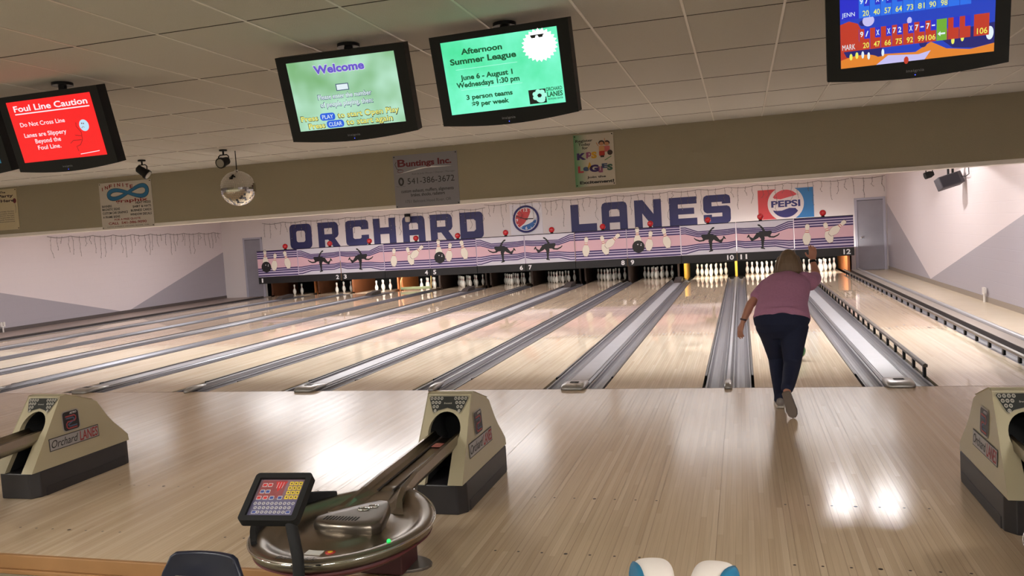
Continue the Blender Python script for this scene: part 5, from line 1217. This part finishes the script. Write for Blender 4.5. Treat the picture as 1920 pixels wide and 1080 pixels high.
# shirt
sp_ = []
sp_.append(limb([((.532, -.862, .812), (.258, .178)), ((.536, -.815, .885), (.246, .168)), ((.552, -.735, .97), (.225, .15)), ((.58, -.64, 1.05), (.222, .145)), ((.605, -.555, 1.115), (.222, .128)), ((.622, -.495, 1.155), (.195, .10)), ((.63, -.455, 1.185), (.105, .075))], n=28, side=(1, 0, .0)))
sp_.append(limb([(Vector((.50, -.54, 1.12)), .095), (LS+Vector((.01, 0, 0)), .088), (LS.lerp(LE, .30), .075), (LS.lerp(LE, .62), .070)]))
sp_.append(limb([(Vector((.75, -.48, 1.14)), .095), (RS+Vector((-.01, 0, 0)), .088), (RS.lerp(RE, .30), .074), (RS.lerp(RE, .60), .069)]))
shirt = blob(sp_, 't_shirt', SHIRT, bowler, .009, 4)
for v in shirt.data.vertices:                 # the hem rides up over the lower back
    if v.co.y < -.83 and v.co.z < .95:
        k = min(1, max(0, (.95-v.co.z)/.11)); v.co.z += .105*k*math.exp(-((v.co.x-.535)/.17)**2)*min(1, (-.83-v.co.y)/.05)
# hair
hp = [ball(head+Vector((0, -.014, .018)), (.088, .098, .108))]
hp.append(limb([(head+Vector((0, -.045, .06)), (.08, .06)), (head+Vector((0, -.075, -.02)), (.105, .055)), (head+Vector((0, -.085, -.09)), (.122, .045)), (head+Vector((0, -.075, -.125)), (.118, .034))], side=(1, 0, 0)))
for s in (-1, 1): hp.append(limb([(head+Vector((s*.075, -.01, .04)), .03), (head+Vector((s*.098, -.02, -.04)), .034), (head+Vector((s*.108, -.03, -.105)), .028)]))
hair = blob(hp, 'hair', HAIR, bowler, .007, 3)
m = HAIR; nt = m.node_tree
for nd in nt.nodes:
    if nd.type == 'TEX_NOISE':
        mp = nt.nodes.new('ShaderNodeMapping'); mp.inputs['Scale'].default_value = (2.2, 1, .18)
        src = nd.inputs['Vector'].links[0].from_socket; nt.links.new(src, mp.inputs[0]); nt.links.new(mp.outputs[0], nd.inputs['Vector'])
# shoes
SUP = mat('bowling_shoe_grey', (150, 140, 136), .5); SOLE = mat('shoe_sole', (112, 98, 88), .6); SOLW = mat('shoe_sole_white', (220, 212, 204), .5)
def wear(heel, toe, upv, label_sole, nm='shoe'):
    heel, toe = Vector(heel), Vector(toe); d = (toe-heel).normalized(); up = Vector(upv); up = (up-d*up.dot(d)).normalized(); L_ = (toe-heel).length
    s = d.cross(up)
    def ring(k, hw_, h0, n=18): 
        c = heel+d*(k*L_)
        return [c+s*(hw_*math.cos(a))+up*(h0*.5+h0*.5*math.copysign(abs(math.sin(a))**.8, math.sin(a))) for a in [2*PI*i/n for i in range(n)]]
    b = MB(); b.loft([ring(0, .026, .07), ring(.06, .034, .085), ring(.3, .037, .085), ring(.5, .042, .065), ring(.72, .046, .05), ring(.9, .038, .042), ring(1., .018, .03)], SUP); o = b.build(nm, bowler)
    def flat(k, hw_, z0, z1): 
        c = heel+d*(k*L_); return [c-s*hw_+up*z0, c+s*hw_+up*z0, c+s*hw_+up*z1, c-s*hw_+up*z1]
    b = MB(); b.loft([flat(-.01, .025, -.006, .012), flat(.06, .036, -.012, .012), flat(.28, .037, -.012, .012), flat(.45, .041, -.012, .012), flat(.72, .048, -.012, .012), flat(.92, .038, -.012, .012), flat(1.02, .014, -.008, .012)], label_sole, smooth=False); b.build('sole', o, bevel=.004)
    return o
wear((.487, -1.0, .0135), (.475, -.725, .0135), (0, 0, 1), SOLW)
wear((.520, -1.315, .225), (.578, -1.395, .0135), (0.05, 1, .35), SOLE)
# wrist band and watch
b = MB(); b.tube([LWr+Vector((.003, .002, .022)), LWr+Vector((-.001, 0, .006))], .031, mat('bracelet_dark', (70, 48, 50), .5), 18); b.build('bracelet', bowler)
b = MB(); b.tube([RW+Vector((0, -.012, -.014)), RW+Vector((0, .0, .010))], .032, MATBLACK, 18); b.build('wrist_strap', bowler)
